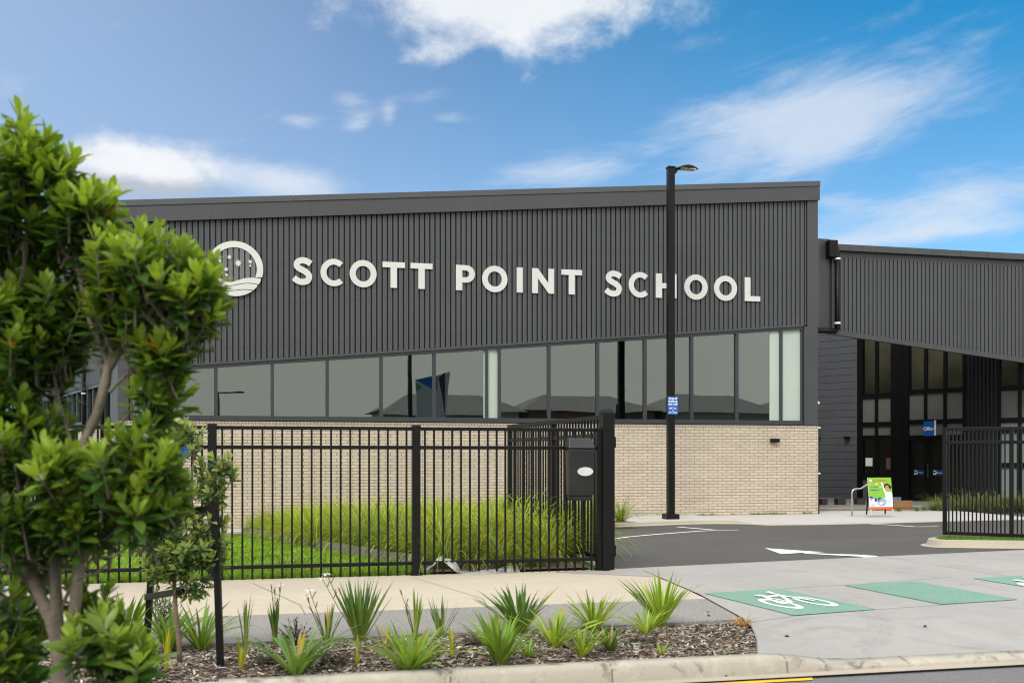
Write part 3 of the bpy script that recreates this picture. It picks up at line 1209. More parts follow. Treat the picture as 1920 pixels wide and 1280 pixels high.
# brick base
BR = 0.0868
M_brick = brickmat('pale_brick', 0.306, BR, 0.0085, 0.5, 'X', (0.05, -zbrick + 0.075))
M_brickhead = brickmat('pale_brick_header', 0.094, 0.2, 0.008, 0.0, 'X', (0.0, -zbrick + .1))
mb = MB()
mb.box((XL, YF - .10, -1.2), (sx(1531), YF + .12, zbrick - .075))
mb.obj('brick_wall', M_brick, hall)
mb = MB()
xb = sx(1506)
mb.hexa([(XL, YF - .10, zbrick - .074), (xb, YF - .10, zbrick - .074), (xb, YF + .1, zbrick - .074), (XL, YF + .1, zbrick - .074)],
        [(XL, YF - .125, zbrick - .008), (xb, YF - .125, zbrick - .008), (xb, YF + .1, zbrick + .03), (XL, YF + .1, zbrick + .03)])
mb.obj('brick_sill_course', M_brickhead, hall)
mb = MB()
mb.box((sx(1507), YF - .10, zbrick - .074), (sx(1531), YF + .12, zbrick - .005))
mb.obj('brick_wall_end', M_brick, hall)

# windows
mull = [222 + 22, 300, 404.6, 510.6, 613.6, 714.7, 814, 912, 936, 1029.2, 1120.3, 1209.2, 1296.5, 1381.1, 1463.6, 1503.5]
mw = 0.045
for k, (a, b) in enumerate(zip(mull, mull[1:])):
    x0, x1 = sx(a), sx(b)
    mb = MB()
    zb0, zb1 = zbrick + .035, zbrick + .165
    vbox(mb, x0, x1 - .002, YF - .07, YF + .06, zb0, zb0 + .06)
    vbox(mb, x0, x1 - .002, YF - .05, YF + .06, zb0 + .061, zb1)
    vbox(mb, x0, x0 + mw, YF - .05, YF + .06, zb1 + .001, lambda x: zhead(x) - .07)
    vbox(mb, x1 - mw - .002, x1 - .002, YF - .05, YF + .06, zb1 + .001, lambda x: zhead(x) - .07)
    vbox(mb, x0, x1 - .002, YF - .06, YF + .06, lambda x: zhead(x) - .069, lambda x: zhead(x) + .01)
    fr = mb.obj('window', M_frame, hall)
    mb = MB()
    # every pane sits a hair out of true in its rebate
    e0, e1, e2 = [rng.uniform(-.004, .004) for _ in range(3)]
    xa_, xb_ = x0 + mw, x1 - mw
    ql = [(xa_, zb1, e0), (xb_, zb1, e1), (xb_, zhead(xb_) - .069, e1 + e2), (xa_, zhead(xa_) - .069, e0 + e2)]
    mb.hexa([(a_, YF + .025 + e_, c_) for a_, c_, e_ in ql], [(a_, YF + .033 + e_, c_) for a_, c_, e_ in ql])
    mb.obj('pane', M_standin if k in (7, 14) else M_glass, fr)  # two opaque pale panes replace the inner panels, to read brighter
# head flashing over the window band
mb = MB()
vbox(mb, sx(230), xp, YF - .10, YF + .02, lambda x: zhead(x) + .012, lambda x: zhead(x) + .075)
mb.obj('head_flashing', M_clad2, hall)
# room behind the glass
mb = MB()
zc = 5.2
x0, x1 = sx(240), sx(1507)
mb.poly([(x0, YF + 5, 0), (x1, YF + 5, 0), (x1, YF + 5, zc), (x0, YF + 5, zc)])
mb.poly([(x0, YF + .2, .8), (x1, YF + .2, .8), (x1, YF + 5, .8), (x0, YF + 5, .8)])
mb.poly([(x0, YF + .07, zhead(x0) + .1), (x1, YF + .07, zhead(x1) + .1), (x1, YF + 5, zhead(x1) + .1), (x0, YF + 5, zhead(x0) + .1)])
mb.poly([(x0, YF + .2, 0), (x0, YF + 5, 0), (x0, YF + 5, zc), (x0, YF + .2, zc)])
mb.poly([(x1, YF + .2, 0), (x1, YF + 5, 0), (x1, YF + 5, zc + 1), (x1, YF + .2, zc + 1)])
mb.obj('interior_room', M_room, hall)
for a, b, d in ((906.5, 910.5, -.042), (1443, 1461, -.042)):
    mb = MB()
    vbox(mb, sx(a), sx(b), YF + .05 + d, YF + .054 + d, zbrick + .166, lambda x: zhead(x) - .07)
    mb.obj('inner_panel_stand_in', M_standin, hall)  # added strip before the glass, in place of a pale panel inside

# lettering: own outlines in cap-height units


def arcpts(cx, cy, rx, ry, a0, a1, n=28):
    return [(cx + rx * math.cos(R(a0 + (a1 - a0) * k / n)), cy + ry * math.sin(R(a0 + (a1 - a0) * k / n))) for k in range(n + 1)]


def catmull(P, n=8):
    P = [P[0]] + P + [P[-1]]
    out = []
    for i in range(1, len(P) - 2):
        p0, p1, p2, p3 = [Vector(p) for p in P[i - 1:i + 3]]
        for k in range(n):
            t = k / n
            out.append(0.5 * ((2 * p1) + (p2 - p0) * t + (2 * p0 - 5 * p1 + 4 * p2 - p3) * t * t + (3 * p1 - p0 - 3 * p2 + p3) * t ** 3))
    out.append(Vector(P[-1]))
    return out


def glyph(ch):
    """outline, holes in units of cap height; width normalised afterwards"""
    s = 0.235
    if ch == 'O':
        return arcpts(.53, .5, .53, .525, 0, 360, 48)[:-1], [arcpts(.53, .5, .295, .30, 0, 360, 40)[:-1]]
    if ch == 'C':
        o = arcpts(.53, .5, .53, .525, 47, 313, 40)
        i = arcpts(.53, .5, .295, .305, 313, 47, 40)
        o = o + [(i[0][0] + .02, i[0][1] + .0)] + i[1:-1] + [(i[-1][0] + .02, i[-1][1])]
        return o, []
    if ch == 'S':
        c = catmull([(.715, .80), (.56, .888), (.38, .918), (.23, .865), (.17, .745), (.23, .635), (.38, .555), (.53, .475), (.632, .37), (.645, .27), (.585, .15), (.44, .098), (.30, .105), (.17, .160), (.06, .245)], 6)
        lo, hi = [], []
        for k, p in enumerate(c):
            d = (c[min(k + 1, len(c) - 1)] - c[max(0, k - 1)]).normalized()
            nn = Vector((-d.y, d.x)) * s / 2
            lo.append(tuple(p - nn))
            hi.append(tuple(p + nn))
        return lo + hi[::-1], []
    if ch == 'T':
        return [(0, 1), (0, .785), (.295, .785), (.295, 0), (.535, 0), (.535, .785), (.83, .785), (.83, 1)], []
    if ch == 'P':
        b = arcpts(.38, .655, .345, .345, 90, -90, 24)
        return [(0, 0), (0, 1)] + b + [(.24, .31), (.24, 0)], [[(.24, .79)] + arcpts(.37, .655, .135, .135, 90, -90, 14) + [(.24, .52)]]
    if ch == 'I':
        return [(0, 0), (0, 1), (.24, 1), (.24, 0)], []
    if ch == 'N':
        return [(0, 0), (0, 1), (.225, 1), (.64, .42), (.64, 1), (.87, 1), (.87, 0), (.66, 0), (.23, .595), (.23, 0)], []
    if ch == 'H':
        return [(0, 0), (0, 1), (.24, 1), (.24, .61), (.58, .61), (.58, 1), (.82, 1), (.82, 0), (.58, 0), (.58, .395), (.24, .395), (.24, 0)], []
    if ch == 'L':
        return [(0, 0), (0, 1), (.24, 1), (.24, .215), (.65, .215), (.65, 0)], []


zb_t, zt_t = sz(1400, 566.2), sz(1400, 521.9)
zO = (sz(681, 513.6) + sz(1361, 542)) / 2
cap = zt_t - zb_t
zbase = zO - cap / 2
ext = [('S', 547.3, 585.7), ('C', 600.8, 643.1), ('O', 655.6, 706.1), ('T', 717.3, 759.3), ('T', 769.8, 811.1),
       ('P', 855, 890.5), ('O', 904, 951.5), ('I', 969, 980.2), ('N', 997.8, 1039), ('T', 1052.8, 1091.5),
       ('S', 1133.2, 1166.3), ('C', 1179, 1215), ('H', 1229.9, 1268.6), ('O', 1283.2, 1327), ('O', 1339, 1382), ('L', 1396.6, 1425.4)]
YL = YF - .056
for ch, a, b in ext:
    o, h = glyph(ch)
    x0, x1 = pl(a, 540, YL - .04).x, pl(b, 540, YL - .04).x
    mn, mx_ = min(p[0] for p in o), max(p[0] for p in o)
    mb = MB()
    mb.shape(o, h, lambda u, v, d: Vector((x0 + (u - mn) / (mx_ - mn) * (x1 - x0), YL - .012 - d, zbase + v * cap)), .03)
    mb.obj('sign_letter', M_white, hall, fixn=True)

# round emblem
ex, ez = pl(440.5, 505, YL).x, sz(440, 505)
er = (sz(440, 453.5) - sz(440, 556.3)) / 2


def EM(y0):
    return lambda u, v, d: Vector((ex + u * er, y0 - d, ez + v * er))


m_disc = mat('grey_acrylic', (0.15, 0.155, 0.16), 0.35, 0, 0.05, 1.0)
mb = MB()
ribbed(mb, Vector((ex - er * .85, YL - .004, 0)), X_, -Y_, er * 1.7, lambda t: ez - math.sqrt(max(0, (er * .87) ** 2 - (t - er * .85) ** 2)), lambda t: ez + math.sqrt(max(0, (er * .87) ** 2 - (t - er * .85) ** 2)))
emb = mb.obj('emblem', m_disc, hall)
c1 = [(-1, -.30), (-.8, -.29), (-.55, -.36), (-.2, -.495), (.0, -.455), (.16, -.40), (.36, -.335), (.56, -.312), (.75, -.312), (1, -.335)]
c2 = [(-1, -.56), (-.7, -.55), (-.45, -.60), (-.22, -.655), (.11, -.585), (.3, -.545), (.47, -.53), (.65, -.535), (.85, -.575), (1, -.62)]
c3 = [(-1, -.78), (-.6, -.77), (-.4, -.81), (-.22, -.835), (.1, -.785), (.29, -.765), (.45, -.76), (.61, -.775), (.8, -.8), (1, -.85)]


def curve(c):
    P = catmull(c, 6)

    def f(x):
        for p, q in zip(P, P[1:]):
            if p.x <= x <= q.x:
                return p.y + (q.y - p.y) * (x - p.x) / max(1e-6, q.x - p.x)
        return P[-1].y
    return f


f1, f2, f3 = curve(c1), curve(c2), curve(c3)
mb = MB()
NB = 48
for top, bot in ((f1, lambda x: f2(x) + .028), (f2, lambda x: f3(x) + .026), (f3, lambda x: -2)):
    up, dn = [], []
    for k in range(NB + 1):
        x = -0.999 + 1.998 * k / NB
        lim = math.sqrt(1 - x * x)
        hi, lo = min(top(x), lim), max(bot(x), -lim)
        if hi > lo + .004:
            up.append((x, hi))
            dn.append((x, lo))
    mb.shape(up + dn[::-1], [], EM(YL - .045), .03)
o = arcpts(0, 0, 1, 1, -16.5, 196, 60)
i = arcpts(0, 0, .775, .775, 200.5, -21.5, 60)
mb.shape(o + i, [], EM(YL - .045), .03)


def star(cx, cy, r, n=10, q=.42):
    return [(cx + (r if k % 2 == 0 else r * q) * math.sin(math.pi * k / n), cy + (r if k % 2 == 0 else r * q) * math.cos(math.pi * k / n)) for k in range(2 * n)]


for cx_, cy_, r_ in ((-.19, .41, .10), (.12, .2, .16), (.54, .27, .095), (-.31, -.04, .10), (-.53, .26, .09)):
    mb.shape(star(cx_, cy_, r_), [], EM(YL - .045), .03)
for cx_, cy_, r_ in ((.54, .125, .036), (-.44, -.156, .033), (-.29, -.24, .045)):
    mb.shape(arcpts(cx_, cy_, r_, r_, 0, 360, 14)[:-1], [], EM(YL - .045), .03)
mb.obj('emblem_artwork', M_white, emb, fixn=True)

# fixing screws of the cladding
mb = MB()
for t in range(int((xp - XL) / PERIOD)):
    x = XL + .25 + t * PERIOD + .083
    for q in (0.09, .38, .66, .94):
        z = zhead(x) + .08 + (zfb(x) - zhead(x)) * q + .01 * math.sin(t * 1.7)
        mb.box((x - .010, YF - .058, z - .010), (x + .010, YF - .044, z + .010))
struct(mb.obj('cladding_screws', M_frame, hall), 'stuff')

# little bulkhead light on the brick
wl = thing('wall_light', 'small black box light fixed to the pale brick wall', 'wall light', tuple(pl(1450, 826, YF - .1)))
a, b = pl(1443, 829, YF - .1), pl(1458.5, 822, YF - .1)
mb = MB()
mb.box((a.x, YF - .24, a.z), (b.x, YF - .115, b.z))
bevel(mb.obj('lamp_body', M_black, wl), .01)
mb = MB()
mb.box((a.x + .03, YF - .115, a.z + .02), (b.x - .03, YF - .10, b.z - .02))
mb.obj('back_plate', M_frame, wl)
# downpipe at the end of the brick
p0, p1 = pl(1532.5, 960, YF + .02), pl(1532.5, 800, YF + .02)
dp = thing('downpipe', 'thin black downpipe at the right end of the pale brick wall', 'downpipe', (p0.x + .03, YF + .02, -.4))
mb = MB()
mb.tube([(p0.x + .03, YF + .02, -.5), (p0.x + .03, YF + .02, p1.z - .05)], .04)
mb.obj('pipe', M_black, dp, smooth=True)
for py_ in (801.5, 887):
    z = pl(1533, py_, YF).z
    mb = MB()
    mb.box((p0.x - .02, YF - .03, z - .02), (p0.x + .08, YF + .07, z + .02))
    mb.obj('bracket', M_signwhite, dp)

# ------------------------------------------------------------------ left wing (seen through the tree)
C0 = Vector((XL + .02, YF + .02, 0))
dl = Vector((-.535 * CS + .845 * SN, .535 * SN + .845 * CS, 0)).normalized()
nl = Vector((-dl.y, dl.x, 0))
if nl.y > 0:
    nl = -nl
lw = thing('school_side_wing', 'charcoal and pale brick school wing running back behind the foreground tree', 'building', tuple(C0 + dl * 7 + Vector((0, 0, -.4))))
M_brickl = brickmat('pale_brick_side', 0.306, BR, 0.0085, 0.5, tuple(dl), (0.0, -zbrick + 0.075))


def lbox(mb, t0, t1, n0, n1, z0, z1):
    q = [C0 + dl * t + nl * n for t, n in ((t0, n1), (t1, n1), (t1, n0), (t0, n0))]
    mb.hexa([(p.x, p.y, z0) for p in q], [(p.x, p.y, z1) for p in q])


zl_top = ztop(XL) - .25
mb = MB()
lbox(mb, 0, 16, -.2, .0, -1.2, zbrick - .02)
mb.obj('brick_wall', M_brickl, lw, fixn=True)
mb = MB()
ribbed(mb, C0 + dl * 1.0, dl, nl, 15, lambda t: 3.60, lambda t: zl_top - .3)
mb.obj('ribbed_cladding', M_clad, lw)
mb = MB()
lbox(mb, 0.02, .98, -.2, .02, zbrick - .018, zl_top)
mb.obj('corner_flashing', M_clad2, lw, fixn=True)
mb = MB()
lbox(mb, 0.99, 16, -.2, .05, zl_top - .3, zl_top)
mb.obj('fascia', M_clad2, lw, fixn=True)
mb = MB()
lbox(mb, 1.0, 16, -.3, -.24, zbrick, 3.7)
mb.obj('blind', M_pale, lw, fixn=True)
for k in range(17):
    t = 1.02 + k * .88
    mb = MB()
    lbox(mb, t, t + .86, -.15, .03, zbrick - .017, zbrick + .12)
    lbox(mb, t, t + .055, -.12, .01, zbrick + .121, 3.5)
    lbox(mb, t + .805, t + .86, -.12, .01, zbrick + .121, 3.5)
    lbox(mb, t, t + .86, -.15, .03, 3.501, 3.62)
    f = mb.obj('window', M_frame, lw, fixn=True)
    mb = MB()
    lbox(mb, t + .055, t + .805, -.07, -.06, zbrick + .121, 3.5)
    mb.obj('pane', M_glass2, f, fixn=True)
mb = MB()
q = [C0 + dl * .1 - nl * .1, C0 + dl * 16 - nl * .1, C0 + dl * 16 - nl * 10, C0 + dl * .1 - nl * 10]
mb.poly([(p.x, p.y, zl_top - .05) for p in q])
mb.obj('roof', M_clad2, lw)
for k, (t, lab) in enumerate(((1.75, 'black downpipe on the side wing nearest the hall corner'), (4.6, 'black downpipe on the side wing farther back from the hall corner'))):
    b0 = C0 + dl * t + nl * .10
    dq = thing('downpipe', lab, 'downpipe', (b0.x, b0.y, -.5), 'downpipes on the side wing')
    mb = MB()
    mb.tube([(b0.x, b0.y, -.5), (b0.x, b0.y, 6.6)], .06)
    mb.obj('pipe', M_black, dq, smooth=True)
    for z in (1.9, 3.4, 4.6):
        mb = MB()
        mb.tube([(b0.x, b0.y, z - .02), (b0.x, b0.y, z + .02)], .075)
        mb.obj('bracket', M_signwhite, dq)

# ------------------------------------------------------------------ entrance wing on the right
YW = 31.05


def wx(px):
    return pl(px, 500, YW).x


def wz(px, py):
    return pl(px, py, YW).z


XWR = pl(2120, 500, YW).x
ent = thing('entrance_wing', 'charcoal ribbed entrance wing with dark glazed recess right of the hall', 'building', (wx(1720), YW, -.3))
zg_top, zg_bot = wz(1740, 468.7), wz(1740, 480.0)
zf_bot = wz(1740, 492)
zbot = line2((wx(1572), wz(1572, 619)), (wx(1920), wz(1920, 671)))
x_a = wx(1558)
mb = MB()
ribbed(mb, Vector((x_a, YW, 0)), X_, -Y_, XWR - x_a, lambda t: zbot(x_a + t), lambda t: zf_bot + .02)
mb.obj('ribbed_cladding', M_clad, ent)
mb = MB()
vbox(mb, x_a, XWR, YW - .03, YW + .2, zf_bot, zg_bot - .003)
mb.obj('fascia', M_clad2, ent)
xs_ = [wx(1557)]
while xs_[-1] < XWR:
    xs_.append(xs_[-1] + .53)
mb = MB()
for k, (a, b) in enumerate(zip(xs_, xs_[1:])):
    vbox(mb, a + .004, b - .004, YW - .20 - .003 * (k % 2), YW + .05, zg_bot, zg_top)
mb.obj('gutter', M_clad2, ent)
mb = MB()
vbox(mb, x_a - .05, XWR, YW - .06, YW + .10, lambda x: zbot(x) - .17, lambda x: zbot(x) - .004)
mb.obj('bottom_flashing', M_clad2, ent)
mb = MB()
z1 = wz(1545, 447)
z0 = wz(1545, 614)
mb.box((XR - .3, YW + .05, z0), (wx(1557), YW + .3, z1))
mb.obj('return_panel', M_clad2, ent)
mb = MB()
mb.box((XR + .02, YW + .02, z0), (wx(1537.5), YW + .05, z1 - .02))
mb.obj('panel_seam', M_clad, ent)
# rainwater head and downpipe
rd = thing('downpipe', 'black downpipe with square rainwater head at the entrance wing corner', 'downpipe', (wx(1566.5), YW - .12, wz(1566, 620)))
mb = MB()
mb.box((wx(1549), YW - .22, wz(1556, 484)), (wx(1565), YW + .04, wz(1556, 452)))
bevel(mb.obj('rainwater_head', M_black, rd), .02)
xd = wx(1566.5)
mb = MB()
mb.tube([(xd, YW - .12, wz(1566, 466)), (xd, YW - .12, wz(1566, 616)), (xd - .03, YW - .08, wz(1566, 621)), (xd - .7, YW + .06, wz(1566, 621)), (XR - .2, YW + .2, wz(1566, 622))], .085, 12)
mb.obj('pipe', M_black, rd, smooth=True)
for py_ in (486.5, 606.5):
    z = wz(1566, py_)
    mb = MB()
    mb.tube([(xd, YW - .12, z - .03), (xd, YW - .12, z + .03)], .10, 12)
    mb.obj('bracket', M_signwhite, rd)

# angled entrance wall
A_Y = 44.0
E_P = at(1533, HZ, A_Y)
ed_ = Vector((.658 * CS - .753 * SN, -.658 * SN - .753 * CS, 0)).normalized()
en = Vector((-ed_.y, ed_.x, 0))
if en.dot(CAM - E_P) < 0:
    en = -en


def ewt(px):
    """distance along the entrance wall under pixel column px"""
    r = ray(px, HZ)
    # solve CAM + r t = E_P + ed s
    a, b, c_, d = r.x, -ed_.x, r.y, -ed_.y
    det = a * d - b * c_
    ex_, ey_ = E_P.x - CAM.x, E_P.y - CAM.y
    t = (ex_ * d - b * ey_) / det
    s = (a * ey_ - c_ * ex_) / det
    return s, t


def ewz(px, py):
    return CH + (HZ - py) / FPX * ewt(px)[1]


def ebox(mb, pxa, pxb, z0, z1, n0, n1, c=None):
    s0, s1 = ewt(pxa)[0], ewt(pxb)[0]
    q = [E_P + ed_ * s + en * n for s, n in ((s0, n1), (s1, n1), (s1, n0), (s0, n0))]
    mb.hexa([(p.x, p.y, z0) for p in q], [(p.x, p.y, z1) for p in q], c)


ZT = 8.2
ZD = -0.27
mb = MB()
ebox(mb, 1480, 2100, ZD, ZT, -2.2, -2.0)
mb.obj('interior_wall', M_tan, ent, fixn=True)
mb = MB()
ebox(mb, 1500, 1609, ZD, ZT, -.15, -.02)
mb.obj('backing_wall', M_blackwall, ent, fixn=True)
# weatherboards
mb = MB()
pitch = 13.05 / FPX * ewt(1570)[1]
z = ewz(1570, 938.5)
s0, s1 = ewt(1500)[0], ewt(1608)[0]
while z < ZT:
    a, b = E_P + ed_ * s0, E_P + ed_ * s1
    zz = [z, z + pitch - .022, z + pitch - .001]
    nn = [.045, .045, .012]
    rows_ = [[mb.vert((p.x + en.x * n_, p.y + en.y * n_, z_)) for p in (a, b)] for z_, n_ in zip(zz, nn)]
    mb.f.append([rows_[0][0], rows_[0][1], rows_[1][1], rows_[1][0]])
    mb.f.append([rows_[1][0], rows_[1][1], rows_[2][1], rows_[2][0]])
    lip = [mb.vert((p.x + en.x * .012, p.y + en.y * .012, z)) for p in (a, b)]
    mb.f.append([lip[0], lip[1], rows_[0][1], rows_[0][0]])
    z += pitch
mb.obj('weatherboarding', M_board, ent, fixn=False)
# dark ribbed wall between the glazed bays
mb = MB()
ebox(mb, 1806, 1873, ZD, ZT, -.12, -.02)
for k in range(9):
    px0 = 1808 + k * 7.3
    ebox(mb, px0, px0 + 3.2, ZD + .01, ZT - .01, -.018, .03)
mb.obj('dark_wall', M_blackwall, ent, fixn=True)
# black posts of the glazed screen
mb = MB()
for a, b in ((1608.5, 1617), (1671, 1704.5)):
    ebox(mb, a, b, ZD, ZT, -.2, .05)
ebox(mb, 1694, 1695.2, ZD + .2, ZT - .3, .051, .06)
mb.obj('screen_posts', M_black, ent, fixn=True)


def glazing(px0, px1, vb, rows, mtl_rows, label=None):
    """vb: mullion px centres inside; rows: list of pixel y (at mid px) bounding panes"""
    pm = (px0 + px1) / 2
    zs = [ewz(pm, y) for y in rows]
    edges = [px0] + vb + [px1]
    g = 0.075 / ewt(pm)[1] * FPX * .75
    fr = MB()
    for e in edges:
        ebox(fr, e - g, e + g, ZD, ZT, -.10, .03)
    for z in zs:
        ebox(fr, px0 + g, px1 - g, z - .09, z + .09, -.09, .02)
    f = fr.obj('window', M_black, ent, fixn=True)
    for r_, (za, zb) in enumerate(zip(zs, zs[1:])):
        for a, b in zip(edges, edges[1:]):
            p = MB()
            ebox(p, a + g * .7, b - g * .7, min(za, zb) + .07, max(za, zb) - .07, -.05, -.04)
            p.obj('pane', mtl_rows[r_], f, fixn=True)
    return f


glazing(1614, 1674, [1643.5], [610, 741.5, 795, 820, 894, 941], [M_glass2, M_frost, M_frost, M_glass2, M_frost])
glazing(1702, 1808, [1735.5, 1772], [610, 732.5, 790, 819.5], [M_glass2, M_frost, M_frost])
M_frost2 = mat('pale_frosted_glass', (0.20, 0.235, 0.22), 0.22, 0, 0.08, 0.8)
glazing(1873, 1988, [1912, 1950], [610, 725.5, 786.5, 806, 872, 940], [M_glass2, M_frost, M_frost2, M_frost2, M_frost2])
# doors
for a, b in ((1709, 1743.5), (1744.5, 1776)):
    mb = MB()
    zt_, zb_ = ewz(1744, 822), ewz(1744, 941)
    ebox(mb, a, a + 5, zb_, zt_, -.06, .02)
    ebox(mb, b - 4.5, b, zb_, zt_, -.06, .02)
    ebox(mb, a + 5, b - 4.5, zt_ - .12, zt_, -.06, .019)
    ebox(mb, a + 5, b - 4.5, zb_, zb_ + .16, -.06, .019)
    dr = mb.obj('door', M_black, ent, fixn=True)
    mb = MB()
    ebox(mb, a + 4.8, b - 4.3, zb_ + .15, zt_ - .11, -.03, -.02)
    mb.obj('pane', M_frost if 0 else M_glass2, dr, fixn=True)
    mb = MB()
    ebox(mb, a + 5, b - 4.5, ewz(1744, 891), ewz(1744, 880), -.018, -.012)
    mb.obj('door_band', M_bluedk, dr, fixn=True)
    mb = MB()
    s0_ = ewt(a + 7.5)[0]
    z0_ = ewz(1744, 885.5)
    O_ = E_P + ed_ * s0_
    mb.shape(arcpts(0, 0, .085, .085, 0, 360, 20)[:-1], [arcpts(0, 0.01, .055, .05, 0, 360, 16)[:-1]], lambda u, v, d: Vector((O_.x + ed_.x * u + en.x * (-.011 + d), O_.y + ed_.y * u + en.y * (-.011 + d), z0_ + v)), .004)
    mb.obj('round_logo', M_signwhite, dr, fixn=True)
    mb = MB()
    ebox(mb, b - 3.2, b - 2.4, ewz(1744, 895), ewz(1744, 868), .021, .06)
    mb.obj('handle', M_steel, dr, fixn=True)
mb = MB()
ebox(mb, 1776.5, 1803, ewz(1790, 895.5), ewz(1790, 893), -.05, .0)
mb.obj('side_light_rail', M_black, ent, fixn=True)
mb = MB()
ebox(mb, 1778, 1802, ewz(1790, 940), ewz(1790, 822), -.03, -.02)
mb.obj('side_light_pane', M_glass2, ent, fixn=True)
# overhang roof cut back to a strip so sky lights the recess; wall lining
mb = MB()
xo = wx(1640)
for q in ([(x_a, YW + .2), (XWR, YW + .2), (XWR, YW + 1.0), (x_a, YW + 1.0)],):
    mb.poly([(x, y, zg_top - .05) for x, y in q])
mb.obj('roof', M_blackwall, ent)
mb = MB()
vbox(mb, x_a, XWR, YW + .21, YW + .3, lambda x: zbot(x) - .1, zg_top - .1)
mb.obj('wall_lining', M_blackwall, ent)
# interior furniture silhouettes: two low chairs on the upper floor
for pxc in (1757, 1789):
    mb = MB()
    s_c = ewt(pxc)[0]
    z0_ = ewz(1757, 727)
    CP = lambda u, n, v: E_P + ed_ * (s_c + u) - en * n + Vector((0, 0, z0_ + v))
    mb.hexa([CP(*a, .42) for a in ((-.22, .8), (.22, .8), (.22, 1.2), (-.22, 1.2))], [CP(*a, .46) for a in ((-.24, .78), (.22, .78), (.22, 1.22), (-.24, 1.22))])
    for u, n_ in ((-.2, .82), (.2, .82), (-.2, 1.18), (.2, 1.18)):
        mb.tube([CP(u, n_, .42), CP(u * 1.35, n_, 0)], .014, 6)
    mb.tube([CP(.2, 1.0, .46), CP(.27, 1.0, .62)], .02, 6)
    bk_ = [[CP(.24 + .05 * math.sin(a) + d_, 1.0 + .19 * math.cos(a), .78 + .18 * math.sin(a)) for a in [2 * math.pi * k / 14 for k in range(14)]] for d_ in (0, .03)]
    mb.hexa(bk_[0], bk_[1])
    tag(mb.obj('chair', M_black, None, fixn=True), 'dark low chair behind the upper entrance glazing, ' + ('nearer the hall' if pxc < 1770 else 'farther right'), 'chair', 'chairs on the upper floor')
mb = MB()
ebox(mb, 1690, 1810, ewz(1757, 733), ewz(1757, 729), -2.0, -.12)
mb.obj('upper_floor', M_room, ent, fixn=True)
# notices on the left glazing
for (a, b, y0, y1, m_, lab) in ((1622, 1635, 873.5, 858, M_signwhite, 'white notice'), (1661, 1671, 879, 858, mat('pink_paper', (.30, .03, .08), .7), 'pink notice')):
    mb = MB()
    ebox(mb, a, b, ewz(1645, y0), ewz(1645, y1), -.038, -.034)
    nt = tag(mb.obj('notice', m_, None, fixn=True), 'white square notice taped inside the lower entrance window' if m_ is M_signwhite else 'pink and green poster inside the lower entrance window', 'notice')
    if m_ is not M_signwhite:
        mb = MB()
        ebox(mb, a + 1, b - .5, ewz(1645, 875), ewz(1645, 864), -.033, -.030)
        mb.obj('poster_print', mat('green_paper', (.02, .16, .06), .7), nt, fixn=True)

# deck in front of the entrance
dk = [pl(1520, HZ, 31.6), pl(1990, HZ, 31.6)]
mb = MB()
q = [(XR + .02, 31.35), (XWR, 31.0), (XWR, 46), (XR - 8, 46), (XR - 8, 36), (XR + .02, 32.5)]
mb.shape(q, [], lambda x, y, d: Vector((x, y, -.6 + d)), .6 + ZD)
struct(mb.obj('entrance_deck', mat('deck_grey', (.16, .16, .155), .8), fixn=True))
mb = MB()
xa, xb = pl(1500, 940, 31.36).x, pl(1644, 940, 31.36).x
mb.box((XR + .05, 31.35, ZD + .002), (xb, 31.45, ZD + .008))
struct(mb.obj('step_edge_marking', M_yellow))

# office sign: blue blade sign
s_o = ewt(1758)[0]
za, zb_ = ewz(1758, 817), ewz(1758, 790)
mb = MB()
ebox(mb, 1747, 1767, za, zb_, .62, .64)
osn = thing('office_sign', 'blue square office sign projecting above the entrance doors', 'sign', tuple(E_P + ed_ * s_o + en * .6 + Vector((0, 0, za))))
mb.obj('sign_panel', M_blue, osn, fixn=True)
mb = MB()
ebox(mb, 1767.2, 1769.3, za + .01, zb_ + .03, .60, .645)
mb.obj('sign_edge', M_signwhite, osn, fixn=True)


def text_mesh(name, body, M, size, m, parent, bold=0.0, align='CENTER', spacing=1.0):
    cu = bpy.data.curves.new(name, 'FONT')
    cu.body = body
    cu.align_x = align
    cu.size = size
    cu.offset = bold
    cu.space_character = spacing
    tmp = bpy.data.objects.new(name, cu)
    COL.objects.link(tmp)
    dg = bpy.context.evaluated_depsgraph_get()
    me = bpy.data.meshes.new_from_object(tmp.evaluated_get(dg))
    bpy.data.objects.remove(tmp)
    bpy.data.curves.remove(cu)
    me.transform(M)
    me.materials.clear()
    me.materials.append(m)
    o = bpy.data.objects.new(name, me)
    COL.objects.link(o)
    if parent is not None:
        o.parent = parent
        o.matrix_parent_inverse = Matrix.Translation(-parent.location) if parent.type == 'EMPTY' and parent.parent is None else Matrix()
    return o


def frame_M(O, U, N):
    """text plane at O, reading direction U, facing N"""
    V = Vector((0, 0, 1))
    V = (V - N * V.dot(N)).normalized()
    m = Matrix.Identity(4)
    for i in range(3):
        m[i][0], m[i][1], m[i][2], m[i][3] = U[i], V[i], N[i], O[i]
    return m


O_ = E_P + ed_ * ewt(1757.2)[0] + en * .646
text_mesh('sign_text', 'Office', frame_M(Vector((O_.x, O_.y, ewz(1758, 807))), ed_, en), .185, M_signwhite, osn, .006)
for a in (1731, 1765):
    O_ = E_P + ed_ * ewt(a)[0] + en * -.010
    text_mesh('sign_text', 'Tari | Office', frame_M(Vector((O_.x, O_.y, ewz(1744, 887))), ed_, en), .07, M_signwhite, ent, .001)

